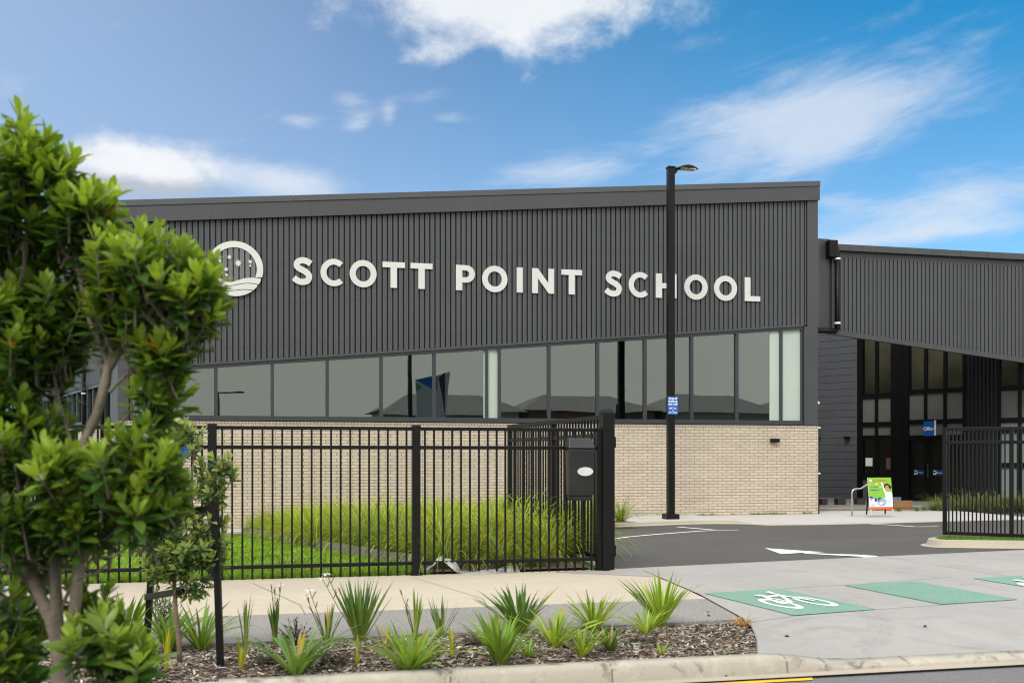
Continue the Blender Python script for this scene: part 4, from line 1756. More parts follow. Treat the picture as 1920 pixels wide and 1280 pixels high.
# white dome camera peeping round the hall corner
cp_ = at(1533.5, 755, 33.2)
mb = MB()
mb.tube([cp_ + Vector((-.12, .02, .02)), cp_ + Vector((0, 0, 0)), cp_ + Vector((.06, -.02, -.01))], [.07, .055, .02], 12)
tag(mb.obj('security_camera', M_signwhite, smooth=True), 'small white security camera at the right corner of the hall', 'camera')
# black lights on the weatherboards
for px_, lab in ((1536, 'small black lamp on the dark weatherboards right beside the brick corner'), (1592, 'small black lamp on the dark weatherboards beside the glazing')):
    mb = MB()
    ebox(mb, px_ - 5, px_ + 4, ewz(1592, 822.5), ewz(1592, 818), .05, .22)
    tag(bevel(mb.obj('wall_lamp', M_black, None, fixn=True), .01), lab, 'wall light', 'lamps on the weatherboards')
# ================================================================== FENCE AND GATES
YFN = 12.68


def fx(px):
    return pl(px, HZ, YFN).x


def fz(px, py):
    return pl(px, py, YFN).z


def zr(py):      # heights read at the post at px 780
    return fz(780, py)


posts = [fx(398), fx(780)]
bay = posts[1] - posts[0]
posts = [posts[0] - bay * 3, posts[0] - bay * 2, posts[0] - bay] + posts
xend = fx(1125)
fence = thing('metal_fence', 'black metal picket fence between the footpath and the school lawn', 'fence', ((posts[0] + xend) / 2, YFN, 0))
ztp = zr(797)
for x in posts + [xend]:
    mb = MB()
    e = x == xend
    mb.box((x - .05, YFN - .05, -.25), (x + .05, YFN + .05, ztp - .02 - (.02 if e else 0)))
    p = bevel(mb.obj('post', M_black, fence), .006)
    mb = MB()
    zt_ = ztp - .018 - (.02 if e else 0)
    mb.hexa([(x - .055, YFN - .055, zt_), (x + .055, YFN - .055, zt_), (x + .055, YFN + .055, zt_), (x - .055, YFN + .055, zt_)],
            [(x - .05, YFN - .05, zt_ + .022), (x + .05, YFN - .05, zt_ + .022), (x + .05, YFN + .05, zt_ + .022), (x - .05, YFN + .05, zt_ + .022)])
    mb.obj('post_cap', M_black, p)
    mb = MB()
    mb.box((x - .075, YFN - .03, -.02), (x - .051, YFN + .03, .03))
    mb.box((x + .051, YFN - .03, -.02), (x + .075, YFN + .03, .03))
    mb.obj('foot_bracket', M_black, p)
for x0, x1 in zip(posts, posts[1:] + [xend]):
    for py_ in (803.5, 838.5, 1055):
        z = zr(py_)
        mb = MB()
        mb.box((x0 + .05, YFN - .02, z - .022), (x1 - .05, YFN + .02, z + .022))
        bevel(mb.obj('rail', M_black, fence), .005)
    mb = MB()
    n = round((x1 - x0) / .1135)
    for k in range(1, n):
        x = x0 + (x1 - x0) * k / n + rng.uniform(-.003, .003)
        mb.box((x - .0115, YFN - .0115, zr(1077)), (x + .0115, YFN + .0115, zr(803)))
    mb.obj('pickets', M_black, fence)

# heavy gate post
xg = fx(1137.5)
gp = thing('gate_post', 'thick black steel gate post with pointed cap right of the leaflet box', 'post', (xg, YFN, 0))
mb = MB()
zg = fz(1137, 775)
mb.box((xg - .078, YFN - .09, -.3), (xg + .078, YFN + .09, zg))
bevel(mb.obj('shaft', M_black, gp), .008)
mb = MB()
mb.hexa([(xg - .085, YFN - .097, zg + .001), (xg + .085, YFN - .097, zg + .001), (xg + .085, YFN + .097, zg + .001), (xg - .085, YFN + .097, zg + .001)],
        [(xg - .05, YFN - .06, zg + .055), (xg + .05, YFN - .06, zg + .055), (xg + .05, YFN + .06, zg + .055), (xg - .05, YFN + .06, zg + .055)])
mb.obj('cap', M_black, gp)
for py_ in (829, 1032):
    z = fz(1150, py_)
    mb = MB()
    mb.box((xg + .079, YFN + .0, z - .05), (xg + .115, YFN + .07, z + .05))
    mb.tube([(xg + .105, YFN - .01, z - .07), (xg + .105, YFN - .01, z + .07)], .018, 8)
    mb.obj('hinge', M_black, gp)
mb = MB()
mb.box((xg + .079, YFN + .02, .05), (xg + .092, YFN + .06, fz(1150, 850)))
mb.obj('stop_bar', M_black, gp)


def gate_leaf(name, label, Hc, Fc, zt, zb, npick, mid):
    """Hc hinge (camera frame X,Y), Fc free end"""
    tost = lambda c: Vector((c[0] * CS + c[1] * SN, -c[0] * SN + c[1] * CS, 0))
    h, f = tost(Hc), tost(Fc)
    d = (f - h)
    L_ = d.length
    d.normalize()
    nn = Vector((-d.y, d.x, 0))
    g = thing(name, label, 'gate', tuple((h + f) / 2))

    def gbox(mb, s0, s1, z0, z1, hw):
        q = [h + d * s + nn * n_ for s, n_ in ((s0, -hw), (s1, -hw), (s1, hw), (s0, hw))]
        mb.hexa([(p.x, p.y, z0) for p in q], [(p.x, p.y, z1) for p in q])
    for s in (0.04, L_ - .04, L_ * mid):
        mb = MB()
        gbox(mb, s - .035, s + .035, zb, zt - .062, .035)
        bevel(mb.obj('stile', M_black, g, fixn=True), .004)
    for z in (zt - .03, zt - .27, zb + .03):
        mb = MB()
        if z > zt - .1:
            gbox(mb, 0, L_, z - .03, z + .03, .036)
        else:
            gbox(mb, .076, L_ - .076, z - .03, z + .03, .024)
        bevel(mb.obj('rail', M_black, g, fixn=True), .004)
    mb = MB()
    for k in range(1, npick):
        s = .04 + (L_ - .08) * k / npick
        if abs(s - L_ * mid) > .06:
            gbox(mb, s - .0115, s + .0115, zb + .03, zt - .05, .0115)
    mb.obj('pickets', M_black, g, fixn=True)
    mb = MB()
    s = L_ - .12
    q = h + d * s + nn * .05
    mb.tube([(q.x, q.y, zb - .06), (q.x, q.y, zb + .75)], .010, 6)
    q2 = q + nn * .06
    mb.tube([(q.x, q.y, zb + .72), (q2.x, q2.y, zb + .72)], .010, 6)
    mb.obj('drop_bolt', M_frame, g)
    return g


gate_leaf('gate', 'open black picket gate leaf folded back behind the leaflet box', (1.30, 13.45), (-.05, 18.0), 2.0, .085, 38, .50)
gate_leaf('gate', 'open black picket gate leaf over the kerbed grass island on the right', (11.66, 16.3), (7.74, 18.7), 1.975, .055, 69, .755)

# leaflet box on the fence
bx0, bx1 = at(1067, 900, 12.85), at(1115, 900, 12.85)
lb = thing('leaflet_box', 'black plastic leaflet box with white oval plate hung on the fence', 'leaflet box', ((bx0.x + bx1.x) / 2, YFN - .1, .3))
xa, xb = pl(1066.5, 900, YFN - .20).x, pl(1115, 900, YFN - .20).x
yb_, yf_ = YFN - .032, YFN - .20
z0, z1 = fz(1090, 937), fz(1090, 841)
mb = MB()
mb.hexa([(xa + .012, yf_ + .01, z0 + .06), (xb - .012, yf_ + .01, z0 + .06), (xb - .012, yb_, z0 + .06), (xa + .012, yb_, z0 + .06)],
        [(xa, yf_ - .012, z1), (xb, yf_ - .012, z1), (xb, yb_, z1), (xa, yb_, z1)])
bevel(mb.obj('body', M_blackpl, lb), .018, 3)
mb = MB()
zl1 = fz(1090, 825)
mb.hexa([(xa - .008, yf_ - .03, z1 + .004), (xb + .008, yf_ - .03, z1 + .004), (xb + .008, yb_, z1 + .004), (xa - .008, yb_, z1 + .004)],
        [(xa + .012, yf_ + .05, zl1 + .02), (xb - .022, yf_ + .05, zl1 + .02), (xb - .022, yb_, zl1 + .035), (xa + .012, yb_, zl1 + .035)])
bevel(mb.obj('lid', M_blackpl, lb), .016, 3)
mb = MB()
mb.hexa([(xa + .03, yf_ + .035, z0), (xb - .03, yf_ + .035, z0), (xb - .03, yb_, z0), (xa + .03, yb_, z0)],
        [(xa + .016, yf_ + .012, z0 + .056), (xb - .016, yf_ + .012, z0 + .056), (xb - .016, yb_, z0 + .056), (xa + .016, yb_, z0 + .056)])
bevel(mb.obj('base', M_blackpl, lb), .008)
mb = MB()
oc = pl(1097.5, 883.5, yf_ - .01)
rx_ = (pl(1112, 883, yf_).x - pl(1083, 883, yf_).x) / 2
rz_ = (pl(1097, 875.5, yf_).z - pl(1097, 892, yf_).z) / 2
mb.shape(arcpts(0, 0, rx_, rz_, 0, 360, 32)[:-1], [], lambda u, v, d: Vector((oc.x + u, yf_ - .003 - d + .004 * 0, oc.z + v)), .012)
mb.obj('name_plate', mat('plate_white', (.52, .53, .52), .45), lb, fixn=True)

# ================================================================== LAMP POST
lp = gpt(1257.5, 971.3, gz, .0)
LY = lp.y
Lx = lambda px: pl(px, 600, LY).x
Lz = lambda py: pl(1258, py, LY).z
lamp = thing('street_lamp', 'tall square black lamp post with flat head in front of the hall', 'lamp post', tuple(lp))
mb = MB()
hw = (Lx(1273) - Lx(1243)) / 2 * .80
mb.box((lp.x - hw, LY - hw, lp.z - .2), (lp.x + hw, LY + hw, Lz(962.5)))
bevel(mb.obj('plinth', M_black, lamp), .01)
pw_ = (Lx(1264) - Lx(1251.3)) / 2 * .93
mb = MB()
mb.box((lp.x - pw_, LY - pw_, Lz(962.5) + .001), (lp.x + pw_, LY + pw_, Lz(316)))
bevel(mb.obj('pole', M_black, lamp), .01)
mb = MB()
z = Lz(315.8)
mb.box((lp.x - pw_ - .015, LY - pw_ - .015, z + .001), (lp.x + pw_ + .015, LY + pw_ + .015, z + .04))
mb.obj('pole_cap', M_black, lamp)
# head: cantilever leaf shape
mb = MB()
hx0, hx1 = lp.x + pw_, Lx(1308)
zh = Lz(316)
mb.hexa([(hx0, LY - .05, zh - .14), (hx0 + .05, LY - .05, zh - .14), (hx0 + .05, LY + .05, zh - .14), (hx0, LY + .05, zh - .14)],
        [(hx0, LY - .05, zh + .0), (hx0 + .16, LY - .05, zh + .02), (hx0 + .16, LY + .05, zh + .02), (hx0, LY + .05, zh + .0)])
mb.obj('bracket', M_black, lamp)
mb = MB()
secs = []
for k in range(11):
    t = k / 10
    x = hx0 + .06 + (hx1 - hx0 - .06) * t
    wdt = .17 * math.sin(math.pi * min(1, .18 + t * .74)) + .015
    zt_ = zh + .01 + .10 * math.sin(math.pi * (t * .8 + .08))
    zb_ = zt_ - .03 - .055 * math.sin(math.pi * min(1, t * .9 + .1))
    ring = [(x, LY - wdt, zb_ + .01), (x, LY - wdt * .9, zt_ - .012), (x, LY, zt_), (x, LY + wdt * .9, zt_ - .012), (x, LY + wdt, zb_ + .01), (x, LY, zb_)]
    secs.append([mb.vert(p) for p in ring])
for a, b in zip(secs, secs[1:]):
    for k in range(6):
        mb.f.append([a[k], a[(k + 1) % 6], b[(k + 1) % 6], b[k]])
mb.f.append(secs[0])
mb.f.append(secs[-1][::-1])
hd = mb.obj('lamp_head', M_black, lamp, fixn=True)
for a, b in ((.26, .56), (.60, .88)):
    mb = MB()
    xa_, xb_ = hx0 + (hx1 - hx0) * a, hx0 + (hx1 - hx0) * b
    za_ = zh + .002
    mb.box((xa_, LY - .11, za_ - .008), (xb_, LY + .11, za_ + .02))
    mb.obj('lens', M_led, hd)
# drop-off sign on the pole
sgn = thing('parking_sign', 'small blue drop off notice fixed to the black lamp post', 'sign', (lp.x, LY - pw_ - .03, Lz(777)))
ys_ = LY - pw_ - .016
xa, xb = pl(1252, 760, ys_).x, pl(1271, 760, ys_).x
za, zb_ = pl(1260, 776.8, ys_).z, pl(1260, 743, ys_).z
mb = MB()
mb.box((xa, ys_ - .004, za), (xb, ys_ + .004, zb_))
mb.obj('sign_panel', M_blue, sgn)
hgt_ = zb_ - za
xm = (xa + xb) / 2
for body, f, sz_ in (('Drop off', .845, .094), ('& pick up', .69, .094), ('zone only', .535, .094), ('8:30 - 9am', .31, .066), ('&', .20, .062), ('2:30 - 3:15pm', .085, .062)):
    text_mesh('sign_text', body, frame_M(Vector((xm, ys_ - .006, za + hgt_ * f)), X_, -Y_), sz_ * hgt_ / .57 * .92, M_signwhite, sgn, .0035 if sz_ > .07 else .002, spacing=.92)
mb = MB()
mb.box((xm - .07, ys_ - .0065, za + hgt_ * .435), (xm + .07, ys_ - .0042, za + hgt_ * .447))
mb.obj('sign_rule', M_signwhite, sgn)

# ================================================================== A-FRAME BOARD, HANDRAIL, BITS BY THE ENTRANCE
ab = gpt(1646, 964, gz, .015)
AY = ab.y
Ax = lambda px: pl(px, 930, AY).x
Az = lambda py: pl(1646, py, AY).z
af = thing('sandwich_board', 'colourful green and white printed A-frame board standing on the path', 'board', tuple(ab))
xa, xb = Ax(1624.5), Ax(1668)
W_, zB, zT = xb - xa, Az(953.5), Az(895)
H_ = zT - zB
lean = .16


def AFp(u, v, d=0.0):
    """u 0..1 across, v 0..1 up the printed panel, d outward"""
    return Vector((xa + u * W_, AY - .22 + (v * .85 + .15) * lean - d, zB + v * H_))


def afpoly(mb, pts, d, c):
    mb.poly([AFp(u, v, d) for u, v in pts], c)


mb = MB()
mb.hexa([AFp(0, 0, .0), AFp(1, 0, .0), AFp(1, 0, -.02), AFp(0, 0, -.02)], [AFp(0, 1, .0), AFp(1, 1, .0), AFp(1, 1, -.02), AFp(0, 1, -.02)])
mb.obj('panel', M_signwhite, af, fixn=True)
mb = MB()
G, O_c, Bl, Wh, Sk, Hr = (.21, .46, .03), (.62, .12, .04), (.04, .25, .58), (.68, .70, .72), (.55, .27, .15), (.015, .012, .012)
afpoly(mb, [(0, .42), (.2, .38), (.45, .33), (.7, .37), (1, .50), (1, 1), (0, 1)], .003, G)
afpoly(mb, [(0, .36), (.2, .34), (.42, .30), (.62, .32), (.62, .36), (.45, .335), (.2, .385), (0, .43)], .0045, Bl)
afpoly(mb, [(0, 0), (1, 0), (1, .075), (0, .075)], .004, O_c)
afpoly(mb, [(.07, .785), (.42, .785), (.42, .81), (.07, .81)], .005, (.78, .80, .83))
afpoly(mb, [(.07, .69), (.58, .69), (.58, .72), (.07, .72)], .005, (.80, .50, .02))
afpoly(mb, [(.07, .595), (.52, .595), (.52, .63), (.07, .63)], .005, (.02, .30, .60))
circ = lambda cx, cy, rx, ry, n=20: [(cx + rx * math.cos(2 * math.pi * k / n), cy + ry * math.sin(2 * math.pi * k / n)) for k in range(n)]
afpoly(mb, circ(.12, .91, .07, .045), .005, (.75, .20, .16))
afpoly(mb, circ(.12, .91, .055, .035), .006, (.85, .80, .70))
# child in a white coat with one arm raised
afpoly(mb, [(.54, .86), (.60, .86), (.74, .55), (.96, .55), (1, .50), (1, .27), (.72, .27), (.68, .50)], .006, Wh)
afpoly(mb, circ(.80, .72, .135, .095), .0075, Hr)
afpoly(mb, circ(.93, .70, .06, .05), .0075, Hr)
afpoly(mb, circ(.795, .68, .085, .075), .009, Sk)
afpoly(mb, [(.71, .69), (.88, .70), (.88, .685), (.71, .675)], .010, (.25, .03, .02))
# round picture of a child at a table
afpoly(mb, circ(.52, .24, .20, .135, 28), .0075, (.16, .46, .78))
afpoly(mb, circ(.45, .30, .085, .075), .009, Hr)
afpoly(mb, circ(.47, .28, .06, .055), .0105, Sk)
afpoly(mb, [(.40, .22), (.55, .24), (.66, .17), (.60, .14), (.42, .15)], .0105, (.80, .62, .68))
afpoly(mb, circ(.60, .165, .06, .025), .012, Sk)
# two children at the lower left
afpoly(mb, circ(.09, .36, .055, .045), .009, Hr)
afpoly(mb, circ(.09, .32, .05, .045), .0105, Sk)
afpoly(mb, [(.02, .26), (.16, .27), (.24, .18), (.20, .13), (.03, .14)], .009, (.80, .78, .68))
afpoly(mb, circ(.27, .29, .05, .05), .009, Hr)
afpoly(mb, [(.21, .24), (.33, .24), (.33, .17), (.24, .15)], .010, Wh)
afpoly(mb, [(.06, .155), (.22, .165), (.22, .145), (.06, .135)], .011, (.60, .30, .10))
afpoly(mb, [(.05, .09), (.22, .09), (.22, .12), (.05, .12)], .006, (.35, .62, .80))
afpoly(mb, [(.74, .21), (.96, .21), (.96, .26), (.74, .26)], .008, (.40, .68, .85))
mb.obj('printed_poster', M_col, af)
Nf = Vector((0, -1, lean * .85 / H_)).normalized()
for body, u, v, sz_, col, al in (('NUTTY SCIENTISTS', .21, .89, .062, (.75, .05, .08), 'LEFT'), ('AFTER SCHOOL', .09, .788, .026, (.05, .08, .12), 'LEFT'),
                                 ('HOLIDAY PROGRAMME', .08, .695, .030, (.08, .05, .02), 'LEFT'), ('BIRTHDAY PARTIES', .08, .601, .029, (.02, .03, .10), 'LEFT')):
    text_mesh('poster_text', body, frame_M(AFp(u, v, .011), X_, Nf), sz_ * H_ / .84 * .84, mat('ink_' + body.split()[0].lower(), col, .6), af, .001, al, .9)
for u, ub in ((.0, .07), (.94, .87)):
    mb = MB()
    p0, p1 = AFp(u, 0, .0), AFp(u + .06, 0, .0)
    zg_ = ab.z
    mb.hexa([(p0.x, p0.y - .02, zg_), (p1.x, p1.y - .02, zg_), (p1.x, p1.y + .0, zg_), (p0.x, p0.y + .0, zg_)],
            [(p0.x, p0.y + .0, zB - .002), (p1.x, p1.y + .0, zB - .002), (p1.x, p1.y + .02, zB - .002), (p0.x, p0.y + .02, zB - .002)])
    mb.obj('leg', M_woodpale, af)
    mb = MB()
    p0, p1 = AFp(ub, 0, .0), AFp(ub + .05, 0, .0)
    q0, q1 = AFp(ub, 1, -.025), AFp(ub + .05, 1, -.025)
    mb.hexa([(p0.x, AY + .10, zg_), (p1.x, AY + .10, zg_), (p1.x, AY + .12, zg_), (p0.x, AY + .12, zg_)], [q0, q1, q1 + Vector((0, .02, 0)), q0 + Vector((0, .02, 0))])
    mb.obj('leg', M_black, af)
mb = MB()
mb.hexa([AFp(-.015, 1.002, .004), AFp(1.015, 1.002, .004), AFp(1.015, 1.002, -.03), AFp(-.015, 1.002, -.03)], [AFp(-.015, 1.025, .004), AFp(1.015, 1.025, .004), AFp(1.015, 1.025, -.03), AFp(-.015, 1.025, -.03)])
mb.obj('frame_edge', M_black, af)
mb = MB()
mb.hexa([AFp(1.003, .0, .003), AFp(1.03, .0, .003), AFp(1.03, .0, -.03), AFp(1.003, .0, -.03)], [AFp(1.003, 1.0, .003), AFp(1.03, 1.0, .003), AFp(1.03, 1.0, -.03), AFp(1.003, 1.0, -.03)])
mb.obj('frame_side', M_black, af)

# handrail
hy = AY + .35
hp = lambda px, py: pl(px, py, hy)
mb = MB()
rail_pts = [Vector((hp(1597.5, 0 + 960).x, hy, gz(20, hy) - .02)), hp(1597.5, 925), hp(1598.2, 920), hp(1601, 917), hp(1605, 916.2), hp(1614, 915.6), hp(1626, 908), hp(1640, 903), hp(1656, 902)]
mb.tube(rail_pts, .026, 10)
tag(mb.obj('handrail', M_steel, smooth=True), 'bent stainless steel handrail beside the printed A-frame board', 'handrail')

# timber box seat, white block, crates, brown boxes
ty = 31.2
mb = MB()
xa, xb = pl(1647, 955, ty).x, pl(1711, 955, ty).x
zt_ = pl(1680, 949.5, ty).z
for k in range(4):
    z0 = gz(20, ty) - .02 + k * .085
    mb.box((xa, ty, z0), (xb, ty + .06, z0 + .078))
mb.box((xa, ty + .07, gz(20, ty) - .05), (xb, ty + .5, zt_ - .03))
mb.box((xa - .02, ty - .02, zt_ - .025), (xb + .02, ty + .52, zt_))
tag(mb.obj('timber_bench', M_wood), 'long brown timber slatted seat box right of the printed board', 'bench')
mb = MB()
xa, xb = pl(1716.5, 955, ty).x, pl(1742, 955, ty).x
mb.box((xa, ty - .05, gz(20, ty) - .05), (xb, ty + .4, pl(1730, 948.5, ty).z))
tag(bevel(mb.obj('concrete_block', M_path2), .02), 'square pale concrete block beside the timber seat', 'block')
cr0 = None
for a, b, lab in ((1672, 1677.5, 'leftmost of the three blue-grey plastic crates behind the printed board'), (1678, 1682, 'middle of the three blue-grey plastic crates behind the printed board'), (1682.8, 1689, 'rightmost of the three blue-grey plastic crates behind the printed board')):
    yq = 33.2
    p, q = pl(a, 945, yq), pl(b, 933, yq)
    mb = MB()
    mb.hexa([(p.x + .01, yq, ZD + .01), (q.x - .01, yq, ZD + .01), (q.x - .01, yq + .2, ZD + .01), (p.x + .01, yq + .2, ZD + .01)],
            [(p.x, yq - .02, ZD + .24), (q.x, yq - .02, ZD + .24), (q.x, yq + .22, ZD + .24), (p.x, yq + .22, ZD + .24)])
    mb.box((p.x - .005, yq - .03, ZD + .241), (q.x + .005, yq + .23, ZD + .262))
    tag(mb.obj('crate', M_crate), lab, 'crate', 'crates by the entrance')
for a, b, lab in ((1541, 1552, 'small dark brown box on the entrance deck nearest the brick wall'), (1571, 1586, 'small dark brown box on the entrance deck left of the handrail'), (1608, 1623, 'small brown box on the entrance deck right behind the handrail')):
    yq = 33.6
    p, q = pl(a, 945, yq), pl(b, 931, yq)
    mb = MB()
    mb.box((p.x, yq, ZD + .005), (q.x, yq + .25, ZD + .20))
    mb.box((p.x - .01, yq - .01, ZD + .201), (q.x + .01, yq + .26, ZD + .215))
    tag(mb.obj('storage_box', M_brownbox), lab, 'box', 'brown boxes on the deck')

# loose plastic sheet on the fence foot
Yq = YFN - .03
path_ = [(783, 1077, .10), (793, 1073, .02), (806, 1063, -.02), (814, 1055, -.03), (822, 1050.5, .0), (831, 1050, .0), (840, 1055, -.04), (850, 1064, -.08), (858, 1073, -.10), (870, 1077, -.12), (890, 1076.5, -.12), (915, 1075, -.10), (935, 1072, -.03), (955, 1070, .0), (974, 1069.5, .0)]
mb = MB()
rows = []
for k, (a, b, dy) in enumerate(path_):
    p = pl(a, b, YFN + .0)
    p.y += dy
    p.z = max(p.z, .012)
    up_ = .028 + .008 * math.sin(k * 2.1)
    tilt = Vector((0.022, .03, up_)) if k < 9 else Vector((0, .07, .012 + .018 * (k > 11) + .008 * math.sin(k * 3)))
    r_ = []
    for j in range(5):
        t = j / 4
        q = p + tilt * (t * 2 - .4)
        q.z = max(.010, q.z + .012 * math.sin(k * 1.7 + j * 2.3))
        r_.append(mb.vert(q))
    rows.append(r_)
for a, b in zip(rows, rows[1:]):
    for j in range(4):
        mb.f.append([a[j], b[j], b[j + 1], a[j + 1]])
tag(mb.obj('plastic_sheet', M_plastic, smooth=True), 'crumpled strip of clear plastic sheeting draped over the fence bottom rail', 'plastic sheet')

# ================================================================== ACROSS THE STREET (seen in the windows)
M_roof = mat('dark_tile_roof', (0.19, .187, .182), .7, 0, .15, 2)
M_hbrick = brickmat('red_brick', .24, .086, .01, .5, 'X', (0, 0), (.30, .11, .07), (.24, .09, .06), (.30, .26, .23))
M_cream = mat('cream_render', (.45, .42, .37), .8)
M_dglass = mat('house_window', (.03, .035, .04), .1)


def house(x0, x1, y0, y1, eave, ridge, mwall, label):
    h = thing('house', label, 'house', ((x0 + x1) / 2, (y0 + y1) / 2, 0), 'houses across the street')
    mb = MB()
    mb.box((x0, y0, -.3), (x1, y1, eave))
    mb.obj('wall', mwall, h)
    mb = MB()
    ym_ = (y0 + y1) / 2
    e = .6
    hip = 2.5
    b = [(x0 - e, y0 - e, eave), (x1 + e, y0 - e, eave), (x1 + e, y1 + e, eave), (x0 - e, y1 + e, eave)]
    r0, r1 = (x0 + hip, ym_, ridge), (x1 - hip, ym_, ridge)
    mb.poly([b[0], b[1], r1, r0])
    mb.poly([b[2], b[3], r0, r1])
    mb.poly([b[1], b[2], r1])
    mb.poly([b[3], b[0], r0])
    mb.poly(b[::-1])
    mb.obj('roof', M_roof, h)
    n = 4
    for k in range(n):
        xc = x0 + (x1 - x0) * (k + .5) / n
        mb = MB()
        mb.box((xc - .9, y1 + .002, .9), (xc + .9, y1 + .05, 2.2))
        f = mb.obj('window', M_signwhite, h)
        mb = MB()
        mb.box((xc - .82, y1 + .051, .98), (xc + .82, y1 + .06, 2.12))
        mb.obj('pane', M_dglass, f)
    return h


house(9.3, 20.0, -32, -22, 5.0, 6.9, M_cream, 'cream house with dark hipped roof across the street, left one')
house(21, 32, -33, -23, 5.2, 6.8, M_hbrick, 'red brick house with dark hipped roof across the street, middle one')
house(33, 43, -32, -22, 5.1, 6.9, M_cream, 'cream house with dark hipped roof across the street, right one')
house(44, 58, -33, -23, 5.2, 6.9, M_hbrick, 'red brick house with dark hipped roof across the street, far right one')
# pylon board of the housing development, and a pole beside it
pyl = thing('pylon_sign', 'tall leaning grey pylon sign with blue and green corner across the street', 'sign', (11.1, -10.6, 0))
mb = MB()
PX0, PX1, PY = 10.1, 12.2, -10.6
mb.hexa([(PX0 + .15, PY, 2.2), (PX1 - .5, PY, 1.9), (PX1 - .5, PY - .25, 1.9), (PX0 + .15, PY - .25, 2.2)],
        [(PX0, PY, 6.9), (PX1, PY, 7.5), (PX1, PY - .25, 7.5), (PX0, PY - .25, 6.9)])
mb.obj('sign_panel', mat('pylon_grey', (.42, .42, .42), .5), pyl)
mb = MB()
mb.poly([(PX0 + .01, PY + .01, 6.9), (PX0 + 1.2, PY + .01, 6.2), (PX0 + 1.2, PY + .01, 7.2)])
mb.obj('blue_corner', M_blue, pyl)
mb = MB()
mb.poly([(PX0 + .02, PY + .01, 6.65), (PX0 + .06, PY + .01, 6.0), (PX0 + .45, PY + .01, 6.4)])
mb.obj('green_corner', mat('pylon_green', (.05, .28, .06), .5), pyl)
mb = MB()
mb.poly([(PX0 + 1.3, PY + .01, 7.1), (PX0 + 1.75, PY + .01, 4.6), (PX1 - .35, PY + .01, 7.45)])
mb.obj('dark_corner', mat('pylon_navy', (.012, .016, .035), .5), pyl)
for x in (PX0 + .3, PX1 - .8):
    mb = MB()
    mb.tube([(x, PY - .12, -.1), (x, PY - .12, 2.3)], .06)
    mb.obj('leg', M_frame, pyl)
mb = MB()
mb.tube([(9.6, -9.8, -.1), (9.6, -9.8, 9.5)], [.17, .14], 10)
tag(mb.obj('utility_pole', M_black, smooth=True), 'plain dark utility pole across the street beside the pylon sign', 'pole')
sl = thing('street_lamp', 'slim street lamp with a single arm across the street', 'lamp post', (-3, -14, 0))
mb = MB()
mb.tube([(-3, -14, -.1), (-3, -14, 5.6)], .07, 8)
mb.obj('pole', M_frame, sl, smooth=True)
mb = MB()
mb.tube([(-3, -14, 5.55), (-1.9, -14, 5.65)], .05, 8)
mb.box((-1.9, -14.1, 5.6), (-1.3, -13.9, 5.72))
mb.obj('arm', M_frame, sl)
# ================================================================== VEGETATION
def lerp3(a, b, t):
    return tuple(a[i] + (b[i] - a[i]) * t for i in range(3))


def leaf(mb, p, d, up, L, W, c, curl, fold=.25):
    """a small curved leaf blade: two strips either side of the midrib"""
    d = d.normalized()
    s = d.cross(up)
    if s.length < 1e-4:
        s = d.orthogonal()
    s.normalize()
    n = s.cross(d).normalized()
    prof = ((0, .10), (.22, .72), (.5, 1.0), (.78, .74), (1.0, .06))
    mid, lf, rt = [], [], []
    for t, w_ in prof:
        q = p + d * (L * t) - n * (curl * L * t * t)
        hw_ = W * .5 * w_
        mid.append(mb.vert(q, c))
        lf.append(mb.vert(q + s * hw_ + n * hw_ * fold, c))
        rt.append(mb.vert(q - s * hw_ + n * hw_ * fold, c))
    for k in range(4):
        mb.f.append([mid[k], mid[k + 1], lf[k + 1], lf[k]])
        mb.f.append([rt[k], rt[k + 1], mid[k + 1], mid[k]])


def shoot(mb, tw, p, d, L, nl, ll, lw, pal, r, tip=1.0):
    """leafy shoot: leaves spiral up a twig, flat and dark low down, upright and pale at the tip"""
    d = d.normalized()
    a = d.orthogonal().normalized()
    b = d.cross(a)
    tw.tube([p - d * L * .25, p + d * L * .4, p + d * L], [.0045, .0035, .002], 5, cap=False)
    ang = r.uniform(0, 6.28)
    hue = r.uniform(-.25, .22)
    for k in range(nl):
        f = k / max(1, nl - 1)
        ang += 2.3999 + r.uniform(-.25, .25)
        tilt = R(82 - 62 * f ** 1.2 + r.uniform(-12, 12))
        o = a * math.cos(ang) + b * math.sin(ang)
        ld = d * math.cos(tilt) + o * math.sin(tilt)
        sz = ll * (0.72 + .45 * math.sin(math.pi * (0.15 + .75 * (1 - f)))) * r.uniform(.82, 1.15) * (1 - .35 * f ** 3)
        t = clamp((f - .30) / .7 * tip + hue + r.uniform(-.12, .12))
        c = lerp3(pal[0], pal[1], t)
        if r.random() < .0014:
            c = (.45, .16, .02)
        leaf(mb, p + d * (L * (.05 + .95 * f)) + o * .004, ld, d, sz, lw * sz / ll * r.uniform(.85, 1.15), c, r.uniform(.05, .28) if f < .7 else r.uniform(-.12, .06))


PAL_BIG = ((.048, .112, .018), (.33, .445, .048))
PAL_SMALL = ((.085, .155, .038), (.42, .49, .14))

# ---- foreground tree
TY = 3.55
tree = thing('broadleaf_tree', 'large bushy glossy-leaved tree with forked brown stems in the left foreground', 'tree', tuple(at(115, HZ + FPX * CH / TY, TY)))
tb = MB()


def P3(px, py, dy=0.0):
    return at(px, py, TY + dy)


base = P3(118, HZ + FPX * (CH + .03) / TY)
limb = []


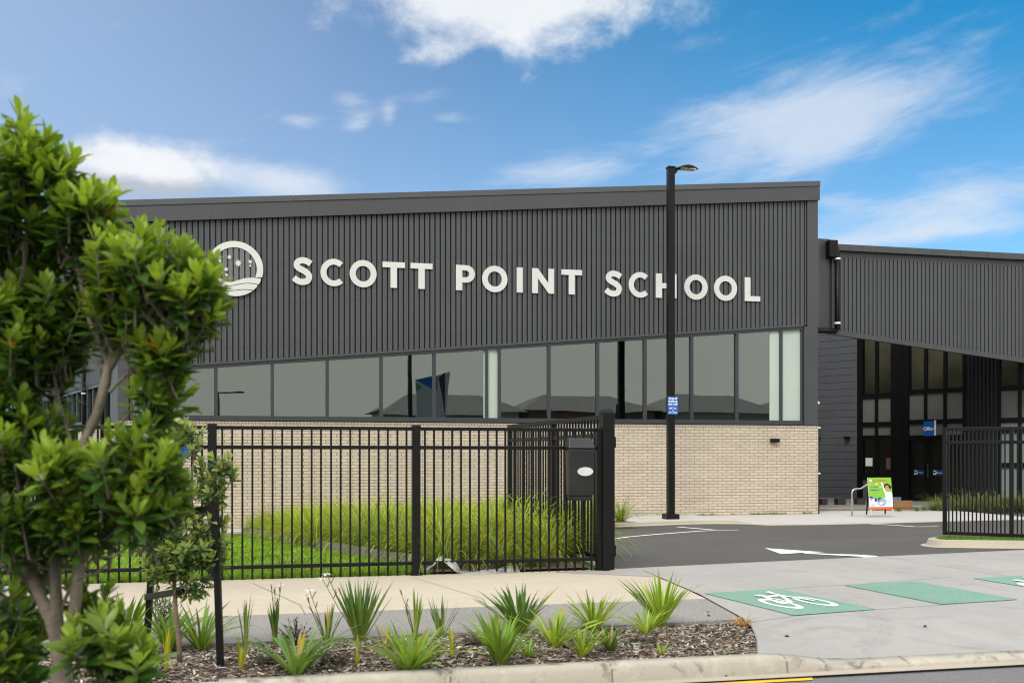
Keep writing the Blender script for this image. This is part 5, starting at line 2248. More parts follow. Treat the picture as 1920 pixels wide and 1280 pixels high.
def stem(pts, r0, r1, n=9):
    Q = [P3(*p) if len(p) == 3 else P3(p[0], p[1]) for p in pts]
    C = []
    Q2 = [Q[0]] + Q + [Q[-1]]
    for i in range(1, len(Q2) - 2):
        p0, p1, p2, p3 = Q2[i - 1:i + 3]
        for k in range(4):
            t = k / 4
            C.append(0.5 * ((2 * p1) + (p2 - p0) * t + (2 * p0 - 5 * p1 + 4 * p2 - p3) * t * t + (3 * p1 - p0 - 3 * p2 + p3) * t ** 3))
    C.append(Q[-1])
    rr = [(r0 + (r1 - r0) * k / (len(C) - 1)) * (1 + .06 * math.sin(k * 2.3)) for k in range(len(C))]
    tb.tube(C, rr, n)
    limb.append(C)
    return C


yb_px = HZ + FPX * (CH + .03) / TY
stem([(122, yb_px), (120, 1420), (116, 1300), (112, 1215)], .036, .030)
stem([(113, 1235), (100, 1175), (72, 1110), (48, 1060, .05), (28, 1010, .08), (18, 950, .1), (8, 860, .1), (2, 740, .08), (5, 640, .05), (0, 520)], .024, .012)
stem([(112, 1230), (106, 1150), (104, 1090), (102, 1040, .03), (98, 985, .06), (85, 900, .1), (70, 830, .1)], .023, .012)
stem([(122, 1250), (133, 1190), (141, 1130, -.02), (148, 1060, -.03), (156, 1010, -.03), (150, 940, 0), (143, 880), (160, 825), (182, 775), (196, 720), (206, 672), (212, 640)], .021, .016)
stem([(95, 1150), (72, 1120, .03), (40, 1080, .06), (-10, 1055, .1), (-80, 1010, .1)], .010, .006)
stem([(112, 1150), (128, 1110), (150, 1080, -.05), (200, 1010, -.08), (260, 950, -.1)], .007, .004)
stem([(150, 870), (185, 850, .02), (215, 810, .04), (245, 770, .06), (280, 720, .1)], .008, .004)
stem([(145, 885), (130, 820, .05), (112, 760, .06), (100, 700, .08), (85, 640, .1)], .008, .004)
stem([(206, 690), (236, 640), (262, 595), (300, 555), (340, 520)], .013, .005)
stem([(206, 680), (222, 630, .03), (245, 580, .04), (258, 530, .04), (262, 480, .04)], .012, .004)
stem([(205, 690), (190, 650, -.02), (172, 610, -.02), (160, 570, 0), (150, 520), (130, 440), (110, 360)], .011, .004)
stem([(204, 700), (180, 675, .05), (150, 650, .08), (110, 630, .1), (60, 600, .1)], .008, .004)
stem([(212, 665), (250, 640, -.05), (300, 620, -.1), (350, 600, -.1), (390, 580, -.1)], .010, .004)
stem([(5, 700), (25, 600), (45, 500), (55, 400), (60, 300)], .011, .004)
stem([(150, 540), (170, 470), (185, 410), (195, 350)], .006, .003)
stem([(205, 735), (235, 705), (275, 690), (320, 690, -.05)], .007, .003)
tb.obj('trunk', M_bark, tree, smooth=True)

r = random.Random(11)
lv, tw = MB(), MB()
# crown masses: px centre, px radii, depth offset, depth radius(m), shoots
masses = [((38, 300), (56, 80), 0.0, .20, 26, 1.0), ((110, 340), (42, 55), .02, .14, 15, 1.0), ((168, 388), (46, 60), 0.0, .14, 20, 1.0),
          ((15, 420), (75, 75), .05, .25, 26, .85), ((120, 450), (70, 50), .08, .2, 18, .8),
          ((235, 500), (60, 60), -.02, .18, 24, 1.0), ((305, 505), (75, 70), -.05, .22, 38, 1.0), ((372, 560), (45, 65), -.05, .16, 22, 1.0),
          ((250, 590), (80, 60), .05, .2, 26, .8), ((120, 560), (70, 55), .10, .2, 18, .8), ((40, 590), (80, 55), .05, .25, 18, .7),
          ((20, 650), (70, 50), 0.0, .2, 18, .6), ((110, 640), (60, 35), .1, .2, 10, .5), ((315, 655), (42, 55), -.02, .15, 18, .75), ((300, 735), (45, 50), .02, .15, 14, .65),
          ((35, 855), (80, 55), -.08, .22, 24, .95), ((130, 890), (70, 50), -.1, .2, 22, .95), ((215, 880), (75, 60), -.1, .2, 28, 1.0), ((285, 850), (40, 65), -.05, .14, 16, .9),
          ((270, 955), (55, 40), -.1, .16, 16, .9), ((310, 905), (35, 65), -.08, .14, 15, .85), ((170, 975), (85, 45), .0, .2, 20, .7), ((45, 965), (90, 50), .0, .25, 22, .7), ((20, 760), (45, 40), -.05, .15, 8, .6),
          ((205, 1205), (65, 50), -.18, .14, 18, .75), ((250, 1240), (40, 45), -.2, .12, 9, .75), ((20, 1130), (50, 60), .1, .2, 12, .5), ((40, 1235), (60, 50), .12, .2, 12, .5), ((175, 1110), (25, 40), .15, .1, 5, .6),
          ((-110, 420), (120, 150), .1, .35, 40, .9), ((-110, 640), (120, 120), .1, .35, 30, .8), ((-110, 880), (120, 130), .0, .35, 34, .9), ((20, 500), (70, 60), .2, .3, 16, .7), ((60, 720), (60, 30), .1, .2, 9, .5), ((60, 660), (90, 50), .12, .25, 22, .65), ((150, 600), (60, 60), .12, .2, 16, .7), ((90, 800), (60, 30), .1, .2, 8, .6), ((60, 1010), (90, 40), .1, .2, 14, .6), ((30, 1180), (60, 60), .15, .2, 12, .6)]
for (cx_, cy_), (rx_, ry_), dy, rd, n_, tip in masses:
    c0 = P3(cx_, cy_, dy)
    k_ = TY / FPX
    for _ in range(int(n_ * 1.12)):
        while True:
            q = Vector((r.uniform(-1, 1), r.uniform(-1, 1), r.uniform(-1, 1)))
            if .25 < q.length < 1:
                break
        # camera frame offsets -> street frame
        ox, oy, oz = q.x * rx_ * k_, q.y * rd, q.z * ry_ * k_
        p = c0 + Vector((ox * CS + oy * SN, -ox * SN + oy * CS, oz))
        out = Vector((q.x * CS + q.y * SN, -q.x * SN + q.y * CS, q.z * .7))
        d = out * .6 + Vector((r.uniform(-.3, .3), r.uniform(-.3, .3), 1.0))
        L_ = r.uniform(.09, .17)
        p = p - d.normalized() * L_ * .75
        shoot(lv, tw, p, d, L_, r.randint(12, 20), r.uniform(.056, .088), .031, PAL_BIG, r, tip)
        # twig back to the nearest limb point
        if r.random() < .55:
            best = min((v for C in limb for v in C[::2]), key=lambda v: (v - p).length + (0.3 if v.z > p.z else 0))
            if (best - p).length < .55 and p.z - best.z > .3 * (best - p).length:
                m_ = best.lerp(p, .5) + Vector((0, 0, -.02))
                tw.tube([best, m_, p], [.0065, .005, .0035], 5, cap=False)
tw.obj('twigs', M_bark, tree, smooth=True)
lv.obj('crown', M_leaf, tree, smooth=True)

# ---- young staked tree
gb = gpt(336, 1242)
SY = (gb.x * SN + gb.y * CS)
S3 = lambda px, py, dy=0.0: at(px, py, SY + dy)
yt = thing('sapling', 'young staked tree with small grey-green leaves in the mulch bed', 'tree', tuple(gb))
tb = MB()


def sstem(pts, r0, r1):
    Q = [S3(*p) for p in pts]
    tb.tube(Q, [r0 + (r1 - r0) * k / (len(Q) - 1) for k in range(len(Q))], 8)
    slimb.append(Q)


slimb = []
sstem([(337, 1246), (336, 1210), (330, 1150), (327, 1100), (325, 1060), (333, 1000), (338, 930), (337, 860), (345, 810)], .019, .006)
sstem([(330, 1030), (360, 1000), (385, 960, .05), (408, 915, .05), (430, 870, .05)], .010, .004)
sstem([(335, 960), (355, 920, -.05), (362, 870, -.05), (368, 820, -.05)], .008, .003)
sstem([(328, 1060), (300, 1040), (280, 1020)], .007, .003)
sstem([(330, 1040), (355, 1070, -.05), (350, 1100, -.08), (338, 1140, -.1)], .006, .002)
sstem([(330, 1050), (370, 1050, .05), (400, 1040, .05)], .006, .003)
tb.obj('trunk', M_bark2, yt, smooth=True)
lv, tw = MB(), MB()
sm = [((340, 810), (25, 28), .10, 13, 1.1), ((362, 835), (20, 35), .08, 10, 1.1), ((335, 870), (28, 40), .12, 16, .9), ((420, 875), (22, 38), .08, 15, 1.05), ((385, 900), (22, 32), .08, 9, .9),
      ((350, 935), (40, 40), .14, 24, .85), ((405, 930), (18, 28), .08, 8, .8), ((335, 975), (45, 38), .15, 26, .75), ((390, 985), (32, 38), .12, 20, .75), ((310, 1020), (42, 38), .16, 30, .7),
      ((365, 1030), (48, 40), .16, 34, .7), ((400, 1045), (26, 42), .10, 16, .65), ((300, 1062), (36, 28), .14, 20, .7), ((345, 1075), (40, 26), .14, 18, .6), ((350, 1105), (18, 28), .08, 7, .4), ((300, 960), (25, 50), .15, 14, .7), ((268, 1030), (14, 20), .1, 5, .6), ((376, 1095), (14, 22), .08, 5, .5)]
for (cx_, cy_), (rx_, ry_), rd, n_, tip in sm:
    c0 = S3(cx_, cy_)
    k_ = SY / FPX
    for _ in range(int(n_ * .78)):
        while True:
            q = Vector((r.uniform(-1, 1), r.uniform(-1, 1), r.uniform(-1, 1)))
            if .15 < q.length < 1:
                break
        ox, oy, oz = q.x * rx_ * k_, q.y * rd, q.z * ry_ * k_
        p = c0 + Vector((ox * CS + oy * SN, -ox * SN + oy * CS, oz))
        out = Vector((q.x * CS + q.y * SN, -q.x * SN + q.y * CS, q.z * .4))
        d = out * .8 + Vector((r.uniform(-.3, .3), r.uniform(-.3, .3), .75 if cy_ < 1090 else -.6))
        L_ = r.uniform(.07, .12)
        shoot(lv, tw, p - d.normalized() * L_ * .5, d, L_, r.randint(11, 16), r.uniform(.052, .072), .026, PAL_SMALL, r, tip)
        if r.random() < .5:
            best = min((v for C in slimb for v in C), key=lambda v: (v - p).length)
            tw.tube([best, best.lerp(p, .5), p], [.004, .003, .0025], 5, cap=False)
tw.obj('twigs', M_bark2, yt, smooth=True)
lv.obj('crown', M_leaf, yt, smooth=True)

# stakes, ties, cane, blue label
b0 = gpt(272, 1216)
dY = b0.x * SN + b0.y * CS
mb = MB()
Q0, Q1 = at(274, 1222, dY), at(286, 1040, dY)
for_ = Vector((.022 * CS, -.022 * SN, 0))
dep = Vector((.022 * SN, .022 * CS, 0))
mb.hexa([Q0 - for_ - dep, Q0 + for_ - dep, Q0 + for_ + dep, Q0 - for_ + dep], [Q1 - for_ - dep, Q1 + for_ - dep, Q1 + for_ + dep, Q1 - for_ + dep])
tag(bevel(mb.obj('tree_stake', M_black), .003), 'black timber stake left of the young tree, strapped low to its trunk', 'stake', 'stakes of the young tree')
b1 = gpt(413, 1246)
dY1 = b1.x * SN + b1.y * CS
mb = MB()
Q2, Q3 = at(413.5, 1250, dY1), at(403, 938, dY1)
mb.hexa([Q2 - for_ - dep, Q2 + for_ - dep, Q2 + for_ + dep, Q2 - for_ + dep], [Q3 - for_ - dep, Q3 + for_ - dep, Q3 + for_ + dep, Q3 - for_ + dep])
tag(bevel(mb.obj('tree_stake', M_black), .003), 'black timber stake right of the young tree, standing free of leaves at its foot', 'stake', 'stakes of the young tree')
for (a, ya, b, yb2, dA, dB, lab) in ((272, 1119, 337, 1108, dY - .03, SY - .022, 'black webbing tie from the left stake to the young trunk'), (410, 950, 365, 958, dY1 - .03, SY - .02, 'black webbing tie from the right stake into the leaves of the young tree')):
    mb = MB()
    p, q = at(a, ya, dA), at(b, yb2, dB)
    hgt_ = Vector((0, 0, .024))
    t_ = (q - p).normalized().cross(Vector((0, 0, 1))) * .006
    mb.hexa([p - hgt_ - t_, q - hgt_ - t_, q - hgt_ + t_, p - hgt_ + t_], [p + hgt_ - t_, q + hgt_ - t_, q + hgt_ + t_, p + hgt_ + t_])
    mb.tube([q - hgt_ + dep * 1.0, q + hgt_ + dep * 1.0], .028, 12)
    tag(mb.obj('tree_tie', M_black), lab, 'tie', 'ties of the young tree')
mb = MB()
mb.tube([S3(331, 1000, -.04), S3(333, 900, -.04), S3(335, 782, -.04)], [.011, .011, .010], 8)
tag(mb.obj('garden_cane', mat('cane', (.42, .33, .25), .8), smooth=True), 'thin pale cane standing upright in the young tree', 'cane')
mb = MB()
p = S3(346, 846, -.06)
q = [p + Vector((u * .032, .0, v * .032)) for u, v in ((-1, -.9), (.8, -1), (1, .6), (.2, 1), (-.9, .7))]
mb.hexa(q, [v + Vector((0, .004, 0)) for v in q])
tag(mb.obj('plant_tag', M_blue), 'bright blue tag half hidden in the top of the young tree', 'tag')


# ---- strap-leaved plants
def blade(mb, p, az, lean0, bend, L, W, c0, c1, seg=6, fold=.35, twist=0.0):
    h = Vector((math.cos(az), math.sin(az), 0))
    s = Vector((-math.sin(az), math.cos(az), 0))
    pts = []
    q = p.copy()
    a = lean0
    for k in range(seg + 1):
        t = k / seg
        wd = W * (.55 + .45 * math.sin(math.pi * min(1, t * 1.5 + .1))) * (1 - t ** 2.4) + .0006
        if t > .6:
            wd = W * (1 - t) / .4 * .95 + .0005
        d = h * math.sin(a) + Vector((0, 0, 1)) * math.cos(a)
        n = h * math.cos(a) - Vector((0, 0, 1)) * math.sin(a)
        c = lerp3(c0, c1, clamp(t * 1.6))
        ss = (s * math.cos(twist * t) + n * math.sin(twist * t))
        pts.append((mb.vert(q, c), mb.vert(q + ss * wd * .5 - n * wd * fold * .5, c), mb.vert(q - ss * wd * .5 - n * wd * fold * .5, c)))
        q = q + d * (L / seg)
        a += bend / seg * (0.5 + t)
    for a_, b_ in zip(pts, pts[1:]):
        mb.f.append([a_[0], b_[0], b_[1], a_[1]])
        mb.f.append([a_[2], b_[2], b_[0], a_[0]])


GREEN = ((.24, .32, .05), (.155, .27, .03))
DEEP = ((.15, .22, .05), (.070, .150, .024))
LIME = ((.34, .39, .06), (.22, .335, .035))
YEL = ((.46, .43, .05), (.42, .40, .035))
IRIS = ((.34, .40, .08), (.085, .160, .032))


def strappy(px, py, hpx, wpx, n, pal, label, cat='plant', lean=(4, 38), bend=.5, wd=.020, flowers=None, dead=0, name='strap_leaf_plant', seed=0):
    g = gpt(px, py, mound)
    while g.y > bed_y(g.x) - .05:
        py += .5
        g = gpt(px, py, mound)
    n = int(n * 1.0)
    wd = wd * (1.4 if n > 12 else 1.2)
    Y = g.x * SN + g.y * CS
    s_ = Y / FPX
    H_, Wd = hpx * s_, wpx * s_
    t = thing(name, label, cat, tuple(g), 'plants in the mulch bed')
    rr = random.Random(seed + int(px * 7 + py))
    mb = MB()
    for k in range(n):
        az = rr.uniform(0, 6.283)
        f = rr.random() ** .7
        ln = R(lean[0] + (lean[1] * 1.15 - lean[0]) * f + rr.uniform(-4, 4))
        L_ = 1.2 * H_ * rr.uniform(.72, 1.05) / max(.55, math.cos(ln * .75)) * (1 - .10 * f)
        if rr.random() < .2:
            L_ *= rr.uniform(.5, .8)
        v = rr.uniform(.55, 1.5)
        c1 = tuple(min(1, x * v) for x in pal[1])
        c0 = pal[0]
        if rr.random() < .08 and pal is not YEL:
            c1 = lerp3(c1, (.42, .30, .02), rr.uniform(.5, 1))
        rad = rr.uniform(0, .10) * Wd * .5
        p = g + Vector((math.cos(az) * rad, math.sin(az) * rad, -.012))
        blade(mb, p, az, ln * .72, bend * (.35 + f * 1.3) * rr.uniform(.6, 1.4), L_, wd * rr.uniform(.8, 1.15), c0, c1, twist=rr.uniform(-.6, .6))
    for k in range(dead):
        az = rr.uniform(0, 6.283)
        blade(mb, g + Vector((0, 0, -.01)), az, R(55), .9, H_ * rr.uniform(.4, .6), wd * .8, (.45, .25, .04), (.50, .22, .03))
    mb.obj('leaves', M_strap, t, smooth=True)
    if flowers:
        for fx_, fy_, full in flowers:
            tip_ = at(fx_, fy_, Y + rr.uniform(-.03, .03))
            st = MB()
            m_ = g.lerp(tip_, .55) + Vector((rr.uniform(-.015, .015), 0, 0))
            st.tube([g, m_, tip_], [.004, .0035, .0025], 5, (.09, .10, .03))
            for q in range(2):
                b = m_.lerp(tip_, .3 + .4 * q)
                st.tube([b, b + Vector((rr.uniform(-.03, .03), 0, .05))], [.003, .004], 5, (.10, .06, .03))
            fs = st.obj('flower_stalk', M_chip, t, smooth=True)
            if full:
                fl = MB()
                for q in range(6):
                    a = q * 1.047 + rr.uniform(-.2, .2)
                    dq = Vector((math.cos(a), math.sin(a), .35 if q % 2 else .1))
                    leaf(fl, tip_, dq, Vector((0, 0, 1)), .042, .026, (.80, .80, .84) if q % 2 else (.74, .73, .86), .35)
                fl.tube([tip_, tip_ + Vector((0, 0, .02))], [.006, .003], 6, (.55, .40, .55))
                fl.obj('flower', M_grass, fs)
    return t


strappy(232, 1204, 118, 150, 34, GREEN, 'big broad-leaved strap plant half hidden behind the low branches of the near tree', lean=(6, 40), bend=.5, wd=.034)
strappy(318, 1206, 92, 120, 34, GREEN, 'green strap plant behind the trunk of the young tree', lean=(8, 50), bend=.7, wd=.024)
strappy(377, 1208, 88, 130, 36, GREEN, 'green strap plant between the young trunk and the right stake, few leaves orange', lean=(8, 55), bend=.7, wd=.022, dead=3)
strappy(460, 1226, 112, 38, 9, ((.30, .32, .06), (.15, .22, .035)), 'slim upright iris just right of the right stake', lean=(1, 11), bend=.08, wd=.020)
strappy(311, 1259, 84, 34, 7, YEL, 'small bright yellow upright plant at the foot of the young trunk', lean=(2, 16), bend=.1, wd=.018, dead=1)
strappy(451, 1254, 56, 42, 8, ((.40, .40, .06), (.26, .31, .04)), 'short yellow-green sprout right beside the foot of the right stake', lean=(4, 26), bend=.1, wd=.018, dead=1)
strappy(276, 1262, 50, 120, 20, GREEN, 'low green strap plant under the near tree branches beside the left stake', lean=(20, 62), bend=.6, wd=.020)
strappy(516, 1204, 84, 48, 18, IRIS, 'upright iris with one white flower and dark seed stalks left of the low arching plant', lean=(1, 14), bend=.10, wd=.019, flowers=[(527, 1096, 1), (508, 1094, 0), (516, 1100, 0)])
strappy(614, 1214, 80, 62, 13, IRIS, 'sparse iris with two small white flowers behind the arching plant', lean=(3, 24), bend=.2, wd=.017, flowers=[(580, 1106, 1), (575, 1118, 1)])
strappy(675, 1192, 106, 128, 62, IRIS, 'tallest dark green fan-shaped iris with white flowers leaning out to its left', lean=(2, 38), bend=.06, wd=.021, flowers=[(604, 1084, 1), (613, 1076, 1), (633, 1100, 0)])
strappy(556, 1267, 108, 150, 34, ((.18, .25, .05), (.095, .185, .03)), 'green arching strap plant at the kerb in front of the dark creeping shrub', lean=(8, 62), bend=.85, wd=.027)
strappy(670, 1247, 52, 34, 6, YEL, 'tiny yellow sprout alone on the mulch below the tall iris', lean=(4, 24), bend=.1, wd=.020)
strappy(724, 1219, 52, 50, 11, ((.40, .40, .05), (.28, .33, .035)), 'yellow-green tuft left behind the spreading plant', lean=(4, 30), bend=.15, wd=.016)
strappy(779, 1195, 86, 50, 12, ((.32, .35, .05), (.19, .26, .03)), 'upright yellow-green iris with a bare brown stalk', lean=(2, 17), bend=.1, wd=.018, flowers=[(749, 1104, 0), (760, 1135, 0)])
strappy(768, 1258, 88, 150, 62, GREEN, 'dense spreading green strap plant at the kerb left of the dark creeping shrub', lean=(8, 66), bend=.55, wd=.021)
strappy(827, 1188, 78, 66, 15, IRIS, 'small open dark iris at the path edge in the middle of the bed', lean=(4, 34), bend=.05, wd=.015, dead=1)
strappy(847, 1230, 58, 26, 6, YEL, 'bright yellow upright tuft of a few leaves in the middle of the bed', lean=(2, 14), bend=.1, wd=.022)
strappy(976, 1182, 88, 118, 48, DEEP, 'large dark green strap plant with broad upright leaves at the path edge', lean=(5, 55), bend=.4, wd=.027)
strappy(932, 1186, 44, 44, 16, YEL, 'thin yellow tuft between the dark green plant and the kerb plant', lean=(3, 24), bend=.1, wd=.012)
strappy(938, 1245, 94, 122, 62, GREEN, 'dense upright green strap plant at the kerb right of the yellow tuft', lean=(6, 55), bend=.45, wd=.024)
strappy(990, 1231, 38, 56, 16, GREEN, 'small green plant with orange dying leaves beside the kerb plant', lean=(14, 58), bend=.5, wd=.016, dead=4)
strappy(1040, 1213, 72, 110, 40, LIME, 'lime green strap plant in the middle of the right-hand group', lean=(8, 60), bend=.5, wd=.020)
strappy(1114, 1174, 72, 112, 52, LIME, 'wide lime green strap plant at the path edge, left of the tallest', lean=(6, 58), bend=.45, wd=.021, dead=2)
strappy(1091, 1231, 60, 96, 38, LIME, 'bright lime strap plant closest to the kerb in the right-hand group', lean=(8, 56), bend=.4, wd=.019, dead=1)
strappy(1144, 1219, 48, 62, 36, DEEP, 'small dense dark green strap plant at the right of the group', lean=(10, 56), bend=.6, wd=.016)
strappy(1239, 1166, 96, 112, 58, LIME, 'tall bright green strap plant at the path edge, rightmost large one', lean=(5, 48), bend=.4, wd=.025)
strappy(1212, 1188, 52, 96, 34, LIME, 'low lime strap plant in front of the tall rightmost one', lean=(12, 60), bend=.6, wd=.018, dead=1)
strappy(1240, 1226, 26, 38, 12, LIME, 'very small lime sprout alone on the mulch at the right', lean=(14, 55), bend=.4, wd=.016)
strappy(1392, 1174, 26, 60, 26, ((.42, .24, .08), (.50, .28, .10)), 'dry straw-coloured tuft at the corner of the bed', lean=(30, 80), bend=.8, wd=.009, name='dry_grass_tuft')


# dark feathery shrubs
def feathery(px, py, wpx, hpx, n, label, flat):
    g = gpt(px, py, mound)
    Y = g.x * SN + g.y * CS
    s_ = Y / FPX
    rr = random.Random(int(px))
    t = thing('creeping_shrub', label, 'shrub', tuple(g), 'dark shrubs in the mulch bed')
    mb = MB()
    for k in range(n):
        az = rr.uniform(0, 6.283)
        L_ = (wpx * .5 if flat else hpx) * s_ * rr.uniform(.5, 1.05)
        el_ = R(rr.uniform(4, 28)) if flat else R(rr.uniform(35, 85))
        d = Vector((math.cos(az) * math.cos(el_), math.sin(az) * math.cos(el_), math.sin(el_)))
        p = g + Vector((rr.uniform(-.3, .3) * wpx * s_, rr.uniform(-.12, .12), 0)) * (1 if flat else .3)
        p.z = max(p.z, g.z)
        q = p + d * L_
        q.z -= .02
        mb.tube([p, p.lerp(q, .5) + Vector((0, 0, .015)), q], [.003, .0025, .0015], 4, (.06, .04, .025), cap=False)
        for j in range(22):
            f = rr.uniform(.1, 1)
            b = p.lerp(q, f) + Vector((0, 0, .03 * f * (1 - f)))
            a = rr.uniform(0, 6.283)
            ld = (d + Vector((math.cos(a), math.sin(a), math.sin(a * 1.7) * .6)) * .9)
            v = rr.uniform(.7, 1.3)
            leaf(mb, b, ld, Vector((0, 0, 1)), rr.uniform(.018, .03), .006, (.052 * v, .058 * v, .022 * v), .1)
    mb.obj('foliage', M_leaf, t)


feathery(555, 1212, 60, 66, 26, 'dark feathery little shrub standing behind the arching strap plant', False)
feathery(500, 1240, 80, 14, 34, 'dark creeping shrub lying on the mulch left of the arching strap plant', True)
feathery(622, 1238, 70, 12, 30, 'dark creeping shrub lying on the mulch right of the arching strap plant', True)
feathery(890, 1206, 80, 12, 34, 'dark creeping shrub on the mulch between the yellow tuft and the kerb plant', True)
feathery(1205, 1204, 60, 10, 26, 'dark creeping shrub on the mulch in front of the low lime plant', True)
# narrow-leaved shrub by the trunk
g = gpt(303, 1204, mound)
t = thing('narrow_leaf_shrub', 'narrow grey-green leaved bush between the left stake and the young trunk', 'shrub', tuple(g))
mb, tw = MB(), MB()
rr = random.Random(5)
Yq = g.x * SN + g.y * CS
for k in range(26):
    p = at(303 + rr.uniform(-18, 18), 1150 + rr.uniform(-28, 40), Yq + rr.uniform(-.08, .08))
    shoot(mb, tw, p, Vector((rr.uniform(-.5, .5), rr.uniform(-.5, .5), .8)), .11, 16, .060, .009, ((.055, .095, .03), (.12, .19, .06)), rr, .7)
tw.tube([g, g + Vector((0, 0, .25))], .006, 6)
tw.obj('stems', M_bark2, t)
mb.obj('foliage', M_leaf, t)

# ---- mulch chips
rr = random.Random(3)
mb = MB()
PALM = [(.36, .34, .32), (.25, .22, .20), (.15, .12, .10), (.06, .045, .037), (.44, .42, .40), (.27, .19, .12), (.19, .17, .155), (.09, .068, .055), (.30, .28, .265)]
N_CH = 26000
k = 0
while k < N_CH:
    x = rr.uniform(-3.6, 4.6)
    y = rr.uniform(YK1 + .07, 8.75)
    if x > edge_x(y) - .008 or y > bed_y(x) - .01:
        continue
    # denser patches
    if math.sin(x * 5.1 + y * 3.3) + math.sin(x * 2.3 - y * 6.1) < rr.uniform(-2.6, .4):
        continue
    k += 1
    z = mound(x, y) + rr.uniform(.001, .014)
    L_, W_ = rr.uniform(.016, .075), rr.uniform(.005, .016)
    a = rr.gauss(0, .9)
    ca, sa = math.cos(a), math.sin(a)
    ti, ro = rr.gauss(0, .22), rr.gauss(0, .35)
    c = rr.choice(PALM)
    v = rr.uniform(.7, 1.3)
    c = (c[0] * v, c[1] * v * .97, c[2] * v * .88)
    pts = []
    for u, w_ in ((-1, -.6), (-.6, -1), (.7, -.9), (1, .3), (.5, 1), (-.8, .8)):
        lx, ly = u * L_ / 2, w_ * W_ / 2
        pts.append((x + lx * ca - ly * sa, y + lx * sa + ly * ca, z + lx * ti + ly * ro))
    mb.poly(pts, c)
struct(mb.obj('mulch_chips', M_chip), 'stuff')
# a few scattered crumbs on the concrete
mb = MB()
for px_, py_, s_ in ((1476, 1187, .022), (1735, 1170, .018), (1329, 1155, .016), (1328, 1148, .012), (1362, 1268, .012), (1565, 1254, .012), (1600, 1254, .010), (1710, 1245, .01), (1740, 1241, .012)):
    p = gpt(px_, py_)
    zz = zdrive(p.x, p.y) + .006 if py_ < 1225 else ZR + .004
    if py_ >= 1225:
        p = gpt(px_, py_, lambda x, y: ZR)
    mb.tube([(p.x - s_, p.y, zz + s_ * .2), (p.x - s_ * .2, p.y, zz + s_ * .4), (p.x + s_, p.y + s_ * .3, zz + s_ * .1)], [s_ * .2, s_ * .55, s_ * .15], 6)
struct(mb.obj('debris', M_pebble), 'stuff')

# ---- lawn blades with clover heads
mb = MB()
rr = random.Random(21)


def in_poly(x, y, poly):
    c = False
    n = len(poly)
    for i in range(n):
        x1, y1 = poly[i]
        x2, y2 = poly[i - 1]
        if (y1 > y) != (y2 > y) and x < (x2 - x1) * (y - y1) / (y2 - y1) + x1:
            c = not c
    return c


cnt = 0
while cnt < 52000:
    y = 12.72 + (rr.random() ** 1.7) * 13.5
    x = rr.uniform(-8.5, 3.6)
    k = (x * CS - y * SN) / (x * SN + y * CS)
    if k < -.52 or in_poly(x, y, BEDPOLY):
        continue
    if x > 1.95 and y < 13.6:
        continue
    cnt += 1
    h_ = rr.uniform(.022, .075) * (1.3 if y < 12.85 else 1)
    a = rr.uniform(0, 6.283)
    wv = .0062 + .0005 * y
    t_ = math.sin(x * 1.9 + y * .7) + math.sin(x * 4.7 - y * 3.1)
    v = rr.uniform(.65, 1.45) + .10 * t_
    c = (.18 * v, .30 * v, .026 * v)
    z = gz(x, y) - .012
    tipx, tipy = x + math.cos(a) * h_ * .8, y + math.sin(a) * h_ * .8
    sx_, sy_ = -math.sin(a + .6) * wv, math.cos(a + .6) * wv
    mb.poly([(x - sx_, y - sy_, z), (x + sx_, y + sy_, z), (tipx, tipy, z + h_)], c)
for _ in range(420):
    y = 12.9 + (rr.random() ** 1.4) * 11
    x = rr.uniform(-8, 2.5)
    if in_poly(x, y, BEDPOLY):
        continue
    s_ = rr.uniform(.008, .013)
    z = gz(x, y) + rr.uniform(.03, .05)
    c = (.62, .58, .45) if rr.random() < .8 else (.60, .48, .38)
    ring = [(x + s_ * math.cos(q * 1.2566), y + s_ * math.sin(q * 1.2566), z) for q in range(5)]
    top_ = (x, y, z + s_)
    bot_ = (x, y, z - s_)
    for q in range(5):
        mb.poly([ring[q], ring[(q + 1) % 5], top_], c)
        mb.poly([ring[(q + 1) % 5], ring[q], bot_], c)
struct(mb.obj('lawn_grass', M_grass), 'stuff')
# grass on the gate island
mb = MB()
xs_i = [p[0] for p in ISLAND]
ys_i = [p[1] for p in ISLAND]
for _ in range(9000):
    x, y = rr.uniform(min(xs_i), 15.5), rr.uniform(min(ys_i), max(ys_i))
    if not in_poly(x, y, ISLAND):
        continue
    z = gza(x, y) + .12
    h_ = rr.uniform(.02, .055)
    a = rr.uniform(0, 6.283)
    v = rr.uniform(.75, 1.3)
    mb.poly([(x - .007, y, z), (x + .007, y, z), (x + math.cos(a) * .03, y + math.sin(a) * .03, z + h_)], (.135 * v, .255 * v, .022 * v))
struct(mb.obj('island_grass', M_grass), 'stuff')


# ---- grass tussocks
def tussock(seed, n, H_, pal, wd=.0065):
    rr = random.Random(seed)
    mb = MB()
    for k in range(n):
        az = rr.uniform(0, 6.283)
        f = rr.random()
        q = rr.random()
        c1 = lerp3(pal[1], pal[2], q ** 1.3)
        v = rr.uniform(.6, 1.4)
        c1 = tuple(x * v for x in c1)
        rad = rr.uniform(0, .13)
        p = Vector((math.cos(az) * rad, math.sin(az) * rad, -.02))
        az2 = az + rr.uniform(-.5, .5)
        blade(mb, p, az2, R(3 + 58 * f), R(45 + 100 * rr.uniform(.3, 1.3)), H_ * rr.uniform(.72, 1.25) * (1 + .12 * f), wd, pal[0], c1, 6, .2)
    return mb


